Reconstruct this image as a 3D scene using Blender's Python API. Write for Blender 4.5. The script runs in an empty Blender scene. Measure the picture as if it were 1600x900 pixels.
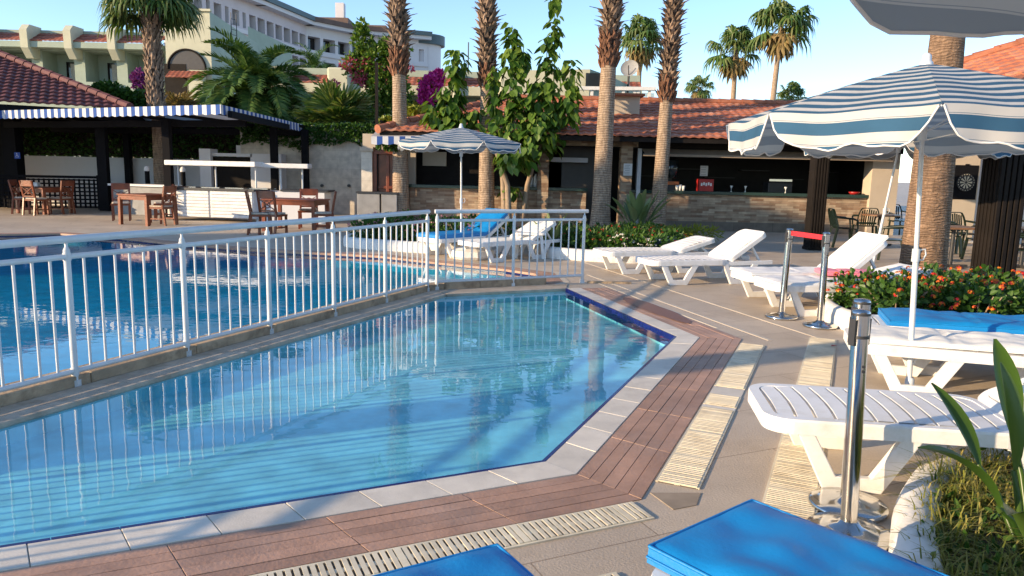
import bpy, math, random
from mathutils import Vector, Matrix, noise as mnoise
from math import sin, cos, pi, radians as R
random.seed(7)
SC = bpy.context.scene
COL = SC.collection

# ------------------------------------------------------------------ camera model (photo calibration)
FPX = 1155.0; TH = R(8.85); RO = R(1.3); EYE = 1.5
def ray(px, py):
    u = px - 800; v = 450 - py
    c, s = cos(RO), sin(RO)
    x = (u*c - v*s)/FPX; y = (u*s + v*c)/FPX
    ct, st = cos(TH), sin(TH)
    return (x, ct + y*st, -st + y*ct)
def gp(px, py, z=0.0):
    "ground (or height z) point seen at a photo position"
    d = ray(px, py); t = (z - EYE)/d[2]
    return Vector((d[0]*t, d[1]*t, z))
def dp(px, py, Y):
    "point at depth Y seen at a photo position"
    d = ray(px, py); t = Y/d[1]
    return Vector((d[0]*t, Y, EYE + d[2]*t))

# ------------------------------------------------------------------ node materials
def new_mat(name):
    m = bpy.data.materials.new(name); m.use_nodes = True
    nt = m.node_tree; nt.nodes.clear()
    out = nt.nodes.new('ShaderNodeOutputMaterial')
    return m, nt, out
class N:
    def __init__(s, nt): s.nt = nt
    def __call__(s, typ, **kw):
        n = s.nt.nodes.new(typ)
        for k, v in kw.items():
            if k.startswith('i_'):
                n.inputs[k[2:].replace('_', ' ')].default_value = v
            else: setattr(n, k, v)
        return n
    def l(s, a, b): s.nt.links.new(a, b)
def c4(c): return (c[0], c[1], c[2], 1.0)
def mulc(c, k): return tuple(min(1.0, x*k) for x in c)
def ramp(n, stops, interp='LINEAR'):
    r = n('ShaderNodeValToRGB'); cr = r.color_ramp; cr.interpolation = interp
    while len(cr.elements) > len(stops): cr.elements.remove(cr.elements[-1])
    while len(cr.elements) < len(stops): cr.elements.new(0.5)
    for e, (p, c) in zip(cr.elements, stops):
        e.position = p; e.color = c4(c)
    return r
def mixc(n, fac, a, b, blend='MIX'):
    m = n('ShaderNodeMix', data_type='RGBA', blend_type=blend)
    for sock, val in ((m.inputs[0], fac), (m.inputs[6], a), (m.inputs[7], b)):
        if isinstance(val, (int, float)): sock.default_value = val
        elif isinstance(val, tuple): sock.default_value = c4(val)
        else: n.l(val, sock)
    return m.outputs[2]
MATS = {}
def basic(name, col, rough=.6, var=.15, scale=6., bump=0., bscale=40., metal=0., island=0., spec=.5,
          trans=0., dirt=None, dirt_scale=2.5, dirt_amt=.5, coat=0.):
    m, nt, out = new_mat(name); n = N(nt)
    tc = n('ShaderNodeTexCoord')
    nz = n('ShaderNodeTexNoise', i_Scale=scale, i_Detail=4.0, i_Roughness=.6); n.l(tc.outputs['Object'], nz.inputs['Vector'])
    r = ramp(n, [(.3, mulc(col, 1-var)), (.7, mulc(col, 1+var))]); n.l(nz.outputs[0], r.inputs[0])
    c = r.outputs[0]
    if dirt:
        d = n('ShaderNodeTexNoise', i_Scale=dirt_scale, i_Detail=6.0, i_Roughness=.7); n.l(tc.outputs['Object'], d.inputs['Vector'])
        dr = ramp(n, [(.48, (0, 0, 0)), (.7, (dirt_amt,)*3)]); n.l(d.outputs[0], dr.inputs[0])
        c = mixc(n, dr.outputs[0], c, dirt)
    if island:
        g = n('ShaderNodeNewGeometry')
        mr = n('ShaderNodeMapRange'); mr.inputs[3].default_value = 1-island; mr.inputs[4].default_value = 1+island
        n.l(g.outputs['Random Per Island'], mr.inputs[0])
        hs = n('ShaderNodeHueSaturation'); n.l(mr.outputs[0], hs.inputs['Value']); n.l(c, hs.inputs['Color']); c = hs.outputs[0]
    p = n('ShaderNodeBsdfPrincipled', i_Roughness=rough, i_Metallic=metal)
    p.inputs['Specular IOR Level'].default_value = spec
    p.inputs['Coat Weight'].default_value = coat
    n.l(c, p.inputs['Base Color'])
    if bump:
        b = n('ShaderNodeBump', i_Strength=bump, i_Distance=.02)
        bn = n('ShaderNodeTexNoise', i_Scale=bscale, i_Detail=4.0); n.l(tc.outputs['Object'], bn.inputs['Vector'])
        n.l(bn.outputs[0], b.inputs['Height']); n.l(b.outputs[0], p.inputs['Normal'])
    sh = p.outputs[0]
    if trans:
        t = n('ShaderNodeBsdfTranslucent'); n.l(c, t.inputs[0])
        ms = n('ShaderNodeMixShader'); ms.inputs[0].default_value = trans
        n.l(p.outputs[0], ms.inputs[1]); n.l(t.outputs[0], ms.inputs[2]); sh = ms.outputs[0]
    n.l(sh, out.inputs[0])
    MATS[name] = m
    return m
def leafmat(name, stops, rough=.45, trans=.3):
    "leaf colour picked at random per leaf"
    m, nt, out = new_mat(name); n = N(nt)
    g = n('ShaderNodeNewGeometry')
    k = len(stops)
    r = ramp(n, [(i/(k-1), s) for i, s in enumerate(stops)]); n.l(g.outputs['Random Per Island'], r.inputs[0])
    p = n('ShaderNodeBsdfPrincipled', i_Roughness=rough); p.inputs['Specular IOR Level'].default_value = .35
    t = n('ShaderNodeBsdfTranslucent')
    n.l(r.outputs[0], p.inputs['Base Color'])
    tc = mixc(n, 1.0, r.outputs[0], (1.0, 1.0, .45), 'MULTIPLY'); n.l(tc, t.inputs[0])
    ms = n('ShaderNodeMixShader'); ms.inputs[0].default_value = trans
    n.l(p.outputs[0], ms.inputs[1]); n.l(t.outputs[0], ms.inputs[2]); n.l(ms.outputs[0], out.inputs[0])
    return m

# ------------------------------------------------------------------ mesh builder
class MB:
    def __init__(s): s.v = []; s.f = []; s.m = []; s.uv = []; s.has_uv = False; s.sm = []
    def face(s, pts, mi=0, uv=None, smooth=False):
        b = len(s.v); s.v.extend([tuple(p) for p in pts]); s.f.append(tuple(range(b, b+len(pts))))
        s.m.append(mi); s.uv.append(uv); s.sm.append(smooth)
        if uv: s.has_uv = True
    def raw(s, verts, faces, mi=0, smooth=False, uvs=None):
        b = len(s.v); s.v.extend([tuple(p) for p in verts])
        for i, f in enumerate(faces):
            s.f.append(tuple(b+k for k in f)); s.m.append(mi); s.sm.append(smooth)
            s.uv.append(uvs[i] if uvs else None)
        if uvs: s.has_uv = True
    def box(s, c, d, rz=0., M=None, mi=0):
        hx, hy, hz = d[0]/2, d[1]/2, d[2]/2
        vs = [Vector((x, y, z)) for z in (-hz, hz) for y in (-hy, hy) for x in (-hx, hx)]
        if M is None: M = Matrix.Translation(Vector(c)) @ Matrix.Rotation(rz, 4, 'Z')
        else: M = Matrix.Translation(Vector(c)) @ M
        s.raw([M @ v for v in vs], [(0, 2, 3, 1), (4, 5, 7, 6), (0, 1, 5, 4), (2, 6, 7, 3), (0, 4, 6, 2), (1, 3, 7, 5)], mi)
    def bar(s, a, b, w, h, up=(0, 0, 1), mi=0):
        a = Vector(a); b = Vector(b); d = (b-a); L = d.length; d.normalize(); up = Vector(up)
        if abs(d.dot(up)) > .98: up = Vector((1, 0, 0))
        x = d.cross(up).normalized(); z = x.cross(d).normalized()
        vs = [p + x*sx*w/2 + z*sz*h/2 for p in (a, b) for sx, sz in ((-1, -1), (1, -1), (1, 1), (-1, 1))]
        s.raw(vs, [(0, 3, 2, 1), (4, 5, 6, 7), (0, 1, 5, 4), (1, 2, 6, 5), (2, 3, 7, 6), (3, 0, 4, 7)], mi)
    def tube(s, path, rad, n=8, mi=0, caps=True, smooth=True):
        path = [Vector(p) for p in path]
        if not hasattr(rad, '__len__'): rad = [rad]*len(path)
        vs = []; k = len(path); prev = None
        for i, p in enumerate(path):
            d = (path[min(i+1, k-1)] - path[max(i-1, 0)]).normalized()
            if prev is None:
                ref = Vector((0, 0, 1)) if abs(d.z) < .9 else Vector((1, 0, 0))
                x = d.cross(ref).normalized()
            else:
                x = (prev - d*prev.dot(d)).normalized()
            prev = x; y = d.cross(x)
            for j in range(n):
                a = 2*pi*j/n; vs.append(p + (x*cos(a) + y*sin(a))*rad[i])
        fs = [(i*n+j, i*n+(j+1) % n, (i+1)*n+(j+1) % n, (i+1)*n+j) for i in range(k-1) for j in range(n)]
        s.raw(vs, fs, mi, smooth)
        if caps:
            s.raw(vs[:n], [tuple(range(n-1, -1, -1))], mi); s.raw(vs[-n:], [tuple(range(n))], mi)
    def lathe(s, prof, c=(0, 0, 0), n=20, mi=0, smooth=True):
        c = Vector(c); vs = [c + Vector((r*cos(2*pi*j/n), r*sin(2*pi*j/n), z)) for r, z in prof for j in range(n)]
        k = len(prof)
        s.raw(vs, [(i*n+j, i*n+(j+1) % n, (i+1)*n+(j+1) % n, (i+1)*n+j) for i in range(k-1) for j in range(n)], mi, smooth)
    def prism(s, poly, z0, z1, mi=0, bottom=True):
        k = len(poly)
        a = sum(poly[i][0]*poly[(i+1) % k][1] - poly[(i+1) % k][0]*poly[i][1] for i in range(k))
        if a < 0: poly = poly[::-1]
        vs = [(p[0], p[1], z0) for p in poly] + [(p[0], p[1], z1) for p in poly]
        fs = [tuple(range(k, 2*k))] + [(i, (i+1) % k, k+(i+1) % k, k+i) for i in range(k)]
        if bottom: fs.append(tuple(range(k-1, -1, -1)))
        s.raw(vs, fs, mi)
    def leaf(s, p, d, nrm, L, W, fold=.25, droop=0., mi=0):
        "pointed oval leaf, folded along its midrib"
        p = Vector(p); d = Vector(d).normalized(); nrm = Vector(nrm)
        x = d.cross(nrm)
        if x.length < 1e-3: x = d.cross(Vector((1, .3, .2)))
        x.normalize(); up = x.cross(d)
        q = lambda a, b, c: p + d*a*L + x*b*W + up*c*L
        dz = Vector((0, 0, -droop*L))
        vs = [p, q(.3, -.5, fold*.3) + dz*.1, q(.68, -.36, fold*.2) + dz*.5, q(1, 0, 0) + dz, q(.68, .36, fold*.2) + dz*.5, q(.3, .5, fold*.3) + dz*.1, q(.5, 0, -.02) + dz*.3]
        s.raw(vs, [(0, 1, 2, 6), (6, 2, 3), (0, 6, 4, 5), (6, 3, 4)], mi)
    def build(s, name, mats, parent=None, offset=None, bevel=0, smooth=None, kind=None):
        me = bpy.data.meshes.new(name)
        if offset is not None:
            ox, oy, oz = offset; vs = [(x-ox, y-oy, z-oz) for x, y, z in s.v]
        else: vs = s.v
        me.from_pydata(vs, [], s.f)
        if not isinstance(mats, (list, tuple)): mats = [mats]
        for m in mats: me.materials.append(m)
        me.polygons.foreach_set('material_index', s.m)
        me.polygons.foreach_set('use_smooth', [bool(smooth)]*len(s.f) if smooth is not None else s.sm)
        if s.has_uv:
            ul = me.uv_layers.new(name='UVMap'); flat = []
            for f, u in zip(s.f, s.uv):
                if u is None: flat.extend([0.0]*(2*len(f)))
                else:
                    for a in u: flat.extend((a[0], a[1]))
            ul.data.foreach_set('uv', flat)
        me.update()
        o = bpy.data.objects.new(name, me); COL.objects.link(o)
        if parent is not None: o.parent = parent
        if bevel:
            bv = o.modifiers.new('bevel', 'BEVEL'); bv.width = bevel; bv.segments = 2; bv.limit_method = 'ANGLE'; bv.angle_limit = R(50)
        if kind: o['kind'] = kind
        return o
def tag(o, label=None, cat=None, group=None):
    if label: o['label'] = label
    if cat: o['category'] = cat
    if group: o['group'] = group
    return o
def thing(name, label, cat, loc=(0, 0, 0), rz=0., group=None):
    o = bpy.data.objects.new(name, None); COL.objects.link(o)
    o.empty_display_size = .2
    o.location = loc; o.rotation_euler = (0, 0, rz)
    return tag(o, label, cat, group)
def dup(root, loc, rz=0., label=None, group=None, scale=None):
    r = root.copy(); COL.objects.link(r); r.location = loc; r.rotation_euler = (0, 0, rz)
    if scale: r.scale = (scale,)*3 if not hasattr(scale, '__len__') else scale
    if label: r['label'] = label
    if group: r['group'] = group
    for ch in list(root.children):
        c = ch.copy(); COL.objects.link(c); c.parent = r
        for g in list(ch.children):
            d = g.copy(); COL.objects.link(d); d.parent = c
    return r
def rnd(a, b): return random.uniform(a, b)
def rvec():
    z = rnd(-1, 1); a = rnd(0, 2*pi); r = math.sqrt(1-z*z); return Vector((r*cos(a), r*sin(a), z))
def lerp(a, b, t): return a + (b-a)*t
# ------------------------------------------------------------------ materials
ALU = basic('painted_aluminium', (.62, .64, .66), .32, .05, 3, spec=.5, dirt=(.45, .43, .4), dirt_scale=9, dirt_amt=.25)
WHITEP = basic('white_plastic', (.76, .76, .76), .38, .04, 2.5, dirt=(.56, .53, .46), dirt_scale=6, dirt_amt=.5)
WHITEC = basic('white_fabric', (.75, .75, .74), .9, .06, 4, bump=.35, bscale=9)
BLUEC = basic('blue_fabric', (.004, .21, .55), .45, .06, 3, bump=.1, bscale=70, dirt=(.02, .26, .6), dirt_scale=2.2, dirt_amt=.1)
PINKC = basic('pink_fabric', (.72, .22, .3), .9, .08, 8, bump=.3, bscale=60)
CHROME = basic('polished_steel', (.6, .59, .57), .13, .08, 5, metal=1., dirt=(.4, .37, .33), dirt_scale=14, dirt_amt=.35)
DARKMETAL = basic('dark_metal', (.03, .03, .033), .45, .1)
REDBELT = basic('red_belt', (.62, .015, .03), .6, .1)
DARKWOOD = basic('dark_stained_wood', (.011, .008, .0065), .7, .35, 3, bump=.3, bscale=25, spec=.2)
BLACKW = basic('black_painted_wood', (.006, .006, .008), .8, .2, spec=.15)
REDWOOD = basic('red_brown_wood', (.18, .042, .014), .38, .3, 5, bump=.15, bscale=30)
DOORW = basic('door_wood', (.17, .055, .022), .45, .3, 5)
CUSH = basic('seat_cushion', (.5, .42, .34), .9, .3, 25)
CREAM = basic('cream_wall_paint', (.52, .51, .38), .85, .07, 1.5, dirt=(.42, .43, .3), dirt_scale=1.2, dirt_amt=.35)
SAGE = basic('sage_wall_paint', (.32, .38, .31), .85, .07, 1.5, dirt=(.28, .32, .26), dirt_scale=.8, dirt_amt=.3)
PINKWALL = basic('pale_pink_wall', (.56, .5, .52), .85, .05, .4, dirt=(.45, .41, .43), dirt_scale=.3, dirt_amt=.3)
HOTELWHITE = basic('white_hotel_wall', (.62, .6, .62), .85, .04, .4, dirt=(.5, .48, .5), dirt_scale=.3, dirt_amt=.3)
HOTELTRIM = basic('hotel_roof_trim', (.07, .11, .13), .6, .1)
HOTELBROWN = basic('hotel_roof_brown', (.13, .085, .07), .8, .15, 1)
WALLWHITE = basic('white_wall_paint', (.68, .67, .68), .85, .05, 2, dirt=(.5, .48, .46), dirt_scale=2, dirt_amt=.3)
BEIGEWALL = basic('beige_wall_paint', (.5, .42, .33), .85, .06, 2)
CURTAIN = basic('pale_curtain', (.42, .4, .36), .9, .2, 12)
KERBW = basic('white_painted_kerb', (.74, .72, .69), .6, .08, 4, bump=.3, bscale=18, dirt=(.42, .38, .32), dirt_scale=6, dirt_amt=.5)
SOIL = basic('soil', (.06, .042, .028), .95, .4, 12, bump=.8, bscale=30)
GLASSD = basic('dark_glass', (.02, .025, .03), .08, .1, spec=.7)
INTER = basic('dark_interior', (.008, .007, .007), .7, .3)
INTERG = basic('grey_tiled_wall', (.06, .055, .052), .5, .1)
GREENP = basic('dark_green_plastic', (.009, .017, .01), .32, .12)
GREENTOP = basic('green_granite', (.02, .045, .035), .25, .4, 60)
TABLETOP = basic('brown_laminate', (.2, .1, .05), .35, .2, 6)
GREYBOX = basic('grey_concrete', (.27, .27, .27), .8, .15, 5)
BLUETILE = None
PAPER = basic('paper', (.7, .7, .68), .7, .03)
INK = basic('grey_ink', (.25, .25, .26), .7, .03)
SIGNBLUE = basic('sign_blue', (.02, .08, .42), .5, .05)
REDP = basic('red_plastic', (.4, .02, .02), .4, .15)
ORANGE = basic('orange_plastic', (.5, .13, .03), .4, .15)
BLUEGREY = basic('blue_grey_pot', (.13, .18, .24), .6, .1)
POLE = basic('white_painted_pole', (.6, .64, .68), .4, .05, 4, dirt=(.4, .4, .42), dirt_scale=12, dirt_amt=.3)
TANFAB = basic('tan_awning', (.42, .33, .25), .9, .08, trans=.2)
ORANGETILE_P = basic('ridge_tile', (.36, .13, .07), .8, .25, 4)
MAROON_P = basic('maroon_ridge_tile', (.12, .04, .04), .75, .2, 4)
CHALK = basic('dart_cream', (.6, .55, .42), .8, .05)
RINGM = basic('dart_grey', (.02, .02, .022), .7, .05)

def tile_mat(name, stops, rough=.75):
    m, nt, out = new_mat(name); n = N(nt)
    uv = n('ShaderNodeUVMap'); fl = n('ShaderNodeVectorMath', operation='FLOOR'); n.l(uv.outputs[0], fl.inputs[0])
    wn = n('ShaderNodeTexWhiteNoise', noise_dimensions='2D'); n.l(fl.outputs[0], wn.inputs['Vector'])
    k = len(stops)
    r = ramp(n, [(i/(k-1), s) for i, s in enumerate(stops)]); n.l(wn.outputs[0], r.inputs[0])
    tc = n('ShaderNodeTexCoord'); nz = n('ShaderNodeTexNoise', i_Scale=1.3, i_Detail=7.0, i_Roughness=.7); n.l(tc.outputs['Object'], nz.inputs['Vector'])
    rr = ramp(n, [(.35, (.72, .7, .7)), (.65, (1.12, 1.1, 1.1))]); n.l(nz.outputs[0], rr.inputs[0])
    c = mixc(n, 1.0, r.outputs[0], rr.outputs[0], 'MULTIPLY')
    p = n('ShaderNodeBsdfPrincipled', i_Roughness=rough); n.l(c, p.inputs['Base Color']); n.l(p.outputs[0], out.inputs[0])
    return m
TILE_OR = tile_mat('orange_roof_tile', [(.36, .12, .07), (.46, .165, .09), (.53, .21, .12), (.4, .13, .075), (.56, .27, .17)])
TILE_MA = tile_mat('maroon_roof_tile', [(.1, .03, .033), (.125, .038, .04), (.145, .045, .046), (.11, .034, .037)])
TILE_RD = tile_mat('red_roof_tile', [(.25, .07, .045), (.32, .1, .06), (.37, .13, .08)])

def paving():
    m, nt, out = new_mat('beige_paving'); n = N(nt)
    tc = n('ShaderNodeTexCoord'); mp = n('ShaderNodeMapping'); mp.inputs['Rotation'].default_value = (0, 0, R(24.5)*-1)
    n.l(tc.outputs['Object'], mp.inputs['Vector'])
    br = n('ShaderNodeTexBrick', i_Scale=1.0, i_Mortar_Size=.004, i_Mortar_Smooth=.3, i_Bias=0.0)
    br.inputs['Brick Width'].default_value = 1.2; br.inputs['Row Height'].default_value = .6; br.offset = .5
    br.inputs['Color1'].default_value = (.5, .41, .315, 1); br.inputs['Color2'].default_value = (.56, .465, .36, 1); br.inputs['Mortar'].default_value = (.3, .23, .165, 1)
    n.l(mp.outputs[0], br.inputs['Vector'])
    nz = n('ShaderNodeTexNoise', i_Scale=.7, i_Detail=8.0, i_Roughness=.7); n.l(tc.outputs['Object'], nz.inputs['Vector'])
    r = ramp(n, [(.3, (.78, .77, .76)), (.7, (1.1, 1.1, 1.1))]); n.l(nz.outputs[0], r.inputs[0])
    c = mixc(n, 1.0, br.outputs[0], r.outputs[0], 'MULTIPLY')
    n2 = n('ShaderNodeTexNoise', i_Scale=90.0, i_Detail=3.0); n.l(tc.outputs['Object'], n2.inputs['Vector'])
    r2 = ramp(n, [(.3, (.88, .88, .88)), (.7, (1.06, 1.06, 1.06))]); n.l(n2.outputs[0], r2.inputs[0])
    c = mixc(n, 1.0, c, r2.outputs[0], 'MULTIPLY')
    n3 = n('ShaderNodeTexNoise', i_Scale=2.3, i_Detail=5.0, i_Roughness=.65); n.l(tc.outputs['Object'], n3.inputs['Vector'])
    r3 = ramp(n, [(.52, (0, 0, 0)), (.7, (.6, .6, .6))]); n.l(n3.outputs[0], r3.inputs[0])
    c = mixc(n, r3.outputs[0], c, (.36, .28, .2))
    p = n('ShaderNodeBsdfPrincipled', i_Roughness=.55); n.l(c, p.inputs['Base Color'])
    rg = n('ShaderNodeMapRange'); rg.inputs[3].default_value = .42; rg.inputs[4].default_value = .75; n.l(nz.outputs[0], rg.inputs[0]); n.l(rg.outputs[0], p.inputs['Roughness'])
    b = n('ShaderNodeBump', i_Strength=.25, i_Distance=.01); n.l(n2.outputs[0], b.inputs['Height']); n.l(b.outputs[0], p.inputs['Normal'])
    n.l(p.outputs[0], out.inputs[0]); return m
PAVING = paving()
COPING = basic('white_coping_tile', (.66, .6, .51), .45, .1, 5, bump=.1, bscale=120, island=.08, dirt=(.42, .38, .33), dirt_scale=3.5, dirt_amt=.5)
WOODTILE = basic('brown_deck_tile', (.4, .235, .16), .5, .22, 4, bump=.15, bscale=60, island=.16, dirt=(.33, .24, .2), dirt_scale=2.2, dirt_amt=.5)
GRATE = basic('cream_plastic_grate', (.68, .61, .46), .5, .1, 6, island=.1, dirt=(.36, .28, .18), dirt_scale=4, dirt_amt=.5)
TRENCH = basic('drain_trench', (.1, .08, .06), .9, .3, 8)
LEDGE = basic('pool_ledge_stone', (.46, .38, .29), .65, .18, 6, bump=.2, bscale=50, dirt=(.24, .17, .11), dirt_scale=3.2, dirt_amt=.7)
KERBST = basic('kerb_stone', (.4, .3, .2), .75, .25, 4, bump=.3, bscale=40, dirt=(.13, .085, .05), dirt_scale=5, dirt_amt=.85)

def brickwall(name, c1, c2, mortar, bw, rh, ms, bump=.5, rough=.75, var=True, axis='xz', offset=.5):
    m, nt, out = new_mat(name); n = N(nt)
    tc = n('ShaderNodeTexCoord'); sp = n('ShaderNodeSeparateXYZ'); n.l(tc.outputs['Object'], sp.inputs[0])
    ad = n('ShaderNodeMath', operation='ADD'); n.l(sp.outputs[0], ad.inputs[0]); n.l(sp.outputs[1], ad.inputs[1])
    cb = n('ShaderNodeCombineXYZ'); n.l(ad.outputs[0], cb.inputs[0]); n.l(sp.outputs[2 if axis == 'xz' else 1], cb.inputs[1])
    if axis == 'xy': n.l(sp.outputs[0], cb.inputs[0])
    br = n('ShaderNodeTexBrick', i_Scale=1.0, i_Mortar_Size=ms, i_Mortar_Smooth=.2); br.offset = offset
    br.inputs['Brick Width'].default_value = bw; br.inputs['Row Height'].default_value = rh
    br.inputs['Color1'].default_value = c4(c1); br.inputs['Color2'].default_value = c4(c2); br.inputs['Mortar'].default_value = c4(mortar)
    n.l(cb.outputs[0], br.inputs['Vector'])
    nz = n('ShaderNodeTexNoise', i_Scale=5.0, i_Detail=5.0); n.l(tc.outputs['Object'], nz.inputs['Vector'])
    r = ramp(n, [(.3, (.75,)*3), (.7, (1.15,)*3)]); n.l(nz.outputs[0], r.inputs[0])
    c = mixc(n, 1.0, br.outputs[0], r.outputs[0], 'MULTIPLY')
    p = n('ShaderNodeBsdfPrincipled', i_Roughness=rough); n.l(c, p.inputs['Base Color'])
    b = n('ShaderNodeBump', i_Strength=bump, i_Distance=.02)
    h = n('ShaderNodeMath', operation='SUBTRACT'); n.l(nz.outputs[0], h.inputs[0]); n.l(br.outputs['Fac'], h.inputs[1])
    n.l(h.outputs[0], b.inputs['Height']); n.l(b.outputs[0], p.inputs['Normal'])
    n.l(p.outputs[0], out.inputs[0]); return m
STONE = brickwall('ledgestone', (.47, .36, .25), (.24, .14, .085), (.3, .22, .15), .34, .062, .003, .7)
TRAV = brickwall('travertine_wall', (.6, .53, .44), (.64, .58, .49), (.48, .42, .34), .9, .3, .004, .15)
PLINTH = brickwall('dark_plinth_tile', (.13, .105, .085), (.16, .13, .105), (.07, .06, .05), .55, .35, .006, .2, .4)
POOLTILE = brickwall('pale_blue_pool_tile', (.23, .66, .76), (.245, .69, .78), (.26, .68, .76), .05, .05, .003, .1, .4, axis='xy', offset=0)
POOLDEEP = brickwall('deep_blue_pool_tile', (.003, .36, .56), (.004, .39, .59), (.01, .38, .57), .05, .05, .003, .1, .4, axis='xy', offset=0)
NAVY = brickwall('navy_edge_tile', (.004, .006, .07), (.006, .009, .095), (.015, .02, .08), .05, .05, .002, .1, .2)

def water(name, tint, bump, scale):
    m, nt, out = new_mat(name); n = N(nt)
    tc = n('ShaderNodeTexCoord'); mp = n('ShaderNodeMapping'); mp.inputs['Scale'].default_value = (1.0, 1.6, 1); mp.inputs['Rotation'].default_value = (0, 0, .4)
    n.l(tc.outputs['Object'], mp.inputs[0])
    nz = n('ShaderNodeTexNoise', i_Scale=scale, i_Detail=2.0, i_Roughness=.45, i_Distortion=.4); n.l(mp.outputs[0], nz.inputs['Vector'])
    b = n('ShaderNodeBump', i_Strength=bump, i_Distance=.02); n.l(nz.outputs[0], b.inputs['Height'])
    tr = n('ShaderNodeBsdfTransparent'); tr.inputs[0].default_value = c4(tint)
    gl = n('ShaderNodeBsdfGlossy', i_Roughness=.0); gl.inputs[0].default_value = (1, 1, 1, 1); n.l(b.outputs[0], gl.inputs['Normal'])
    ge = n('ShaderNodeNewGeometry'); dt = n('ShaderNodeVectorMath', operation='DOT_PRODUCT'); n.l(ge.outputs['Incoming'], dt.inputs[0]); n.l(b.outputs[0], dt.inputs[1])
    ab = n('ShaderNodeMath', operation='ABSOLUTE'); n.l(dt.outputs['Value'], ab.inputs[0])
    om = n('ShaderNodeMath', operation='SUBTRACT', use_clamp=True); om.inputs[0].default_value = 1.0; n.l(ab.outputs[0], om.inputs[1])
    pw = n('ShaderNodeMath', operation='POWER'); n.l(om.outputs[0], pw.inputs[0]); pw.inputs[1].default_value = 5.0
    fr = n('ShaderNodeMath', operation='MULTIPLY_ADD'); n.l(pw.outputs[0], fr.inputs[0]); fr.inputs[1].default_value = .98; fr.inputs[2].default_value = .02
    ms = n('ShaderNodeMixShader'); n.l(fr.outputs[0], ms.inputs[0]); n.l(tr.outputs[0], ms.inputs[1]); n.l(gl.outputs[0], ms.inputs[2])
    n.l(ms.outputs[0], out.inputs[0]); return m
WATER_S = water('paddling_pool_water', (.84, .96, .98), .05, 4.0)
WATER_M = water('main_pool_water', (.55, .9, .98), .05, 5.0)

def stripes(name, cw, cb, period, frac, trans=.3, line=True, back=None):
    "cloth striped along the v coordinate of its UV map (metres)"
    m, nt, out = new_mat(name); n = N(nt)
    uv = n('ShaderNodeUVMap'); sp = n('ShaderNodeSeparateXYZ'); n.l(uv.outputs[0], sp.inputs[0])
    dv = n('ShaderNodeMath', operation='DIVIDE'); n.l(sp.outputs[1], dv.inputs[0]); dv.inputs[1].default_value = period
    fr = n('ShaderNodeMath', operation='FRACT'); n.l(dv.outputs[0], fr.inputs[0])
    st = [(0, cw), (frac, cb)] if not line else [(0, cb), (.03, cw), (frac-.07, cb), (frac-.05, cw), (frac, cb)]
    r = ramp(n, st, 'CONSTANT'); n.l(fr.outputs[0], r.inputs[0])
    tc = n('ShaderNodeTexCoord'); nz = n('ShaderNodeTexNoise', i_Scale=3.0, i_Detail=5.0); n.l(tc.outputs['Object'], nz.inputs['Vector'])
    rr = ramp(n, [(.3, (.86, .86, .85)), (.7, (1.04, 1.04, 1.04))]); n.l(nz.outputs[0], rr.inputs[0])
    c = mixc(n, 1.0, r.outputs[0], rr.outputs[0], 'MULTIPLY')
    if back:
        ge = n('ShaderNodeNewGeometry'); pale = mixc(n, .6, c, back); c = mixc(n, ge.outputs['Backfacing'], c, pale)
    d = n('ShaderNodeBsdfPrincipled', i_Roughness=.85); n.l(c, d.inputs['Base Color'])
    b = n('ShaderNodeBump', i_Strength=.3, i_Distance=.02); n.l(nz.outputs[0], b.inputs['Height']); n.l(b.outputs[0], d.inputs['Normal'])
    t = n('ShaderNodeBsdfTranslucent'); n.l(c, t.inputs[0])
    ms = n('ShaderNodeMixShader'); ms.inputs[0].default_value = trans; n.l(d.outputs[0], ms.inputs[1]); n.l(t.outputs[0], ms.inputs[2])
    n.l(ms.outputs[0], out.inputs[0]); return m
UMBCLOTH = stripes('striped_umbrella_cloth', (.72, .71, .69), (.045, .145, .265), .135, .5, .42, True, (.5, .47, .4))
AWNCLOTH = stripes('striped_awning_cloth', (.75, .75, .76), (.03, .1, .36), .3, .5, .2, False)
AWNROOF = basic('awning_roof_sheet', (.55, .55, .57), .7, .1, trans=.4)
TRIM = basic('white_cloth_trim', (.75, .74, .72), .9, .03)

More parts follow.
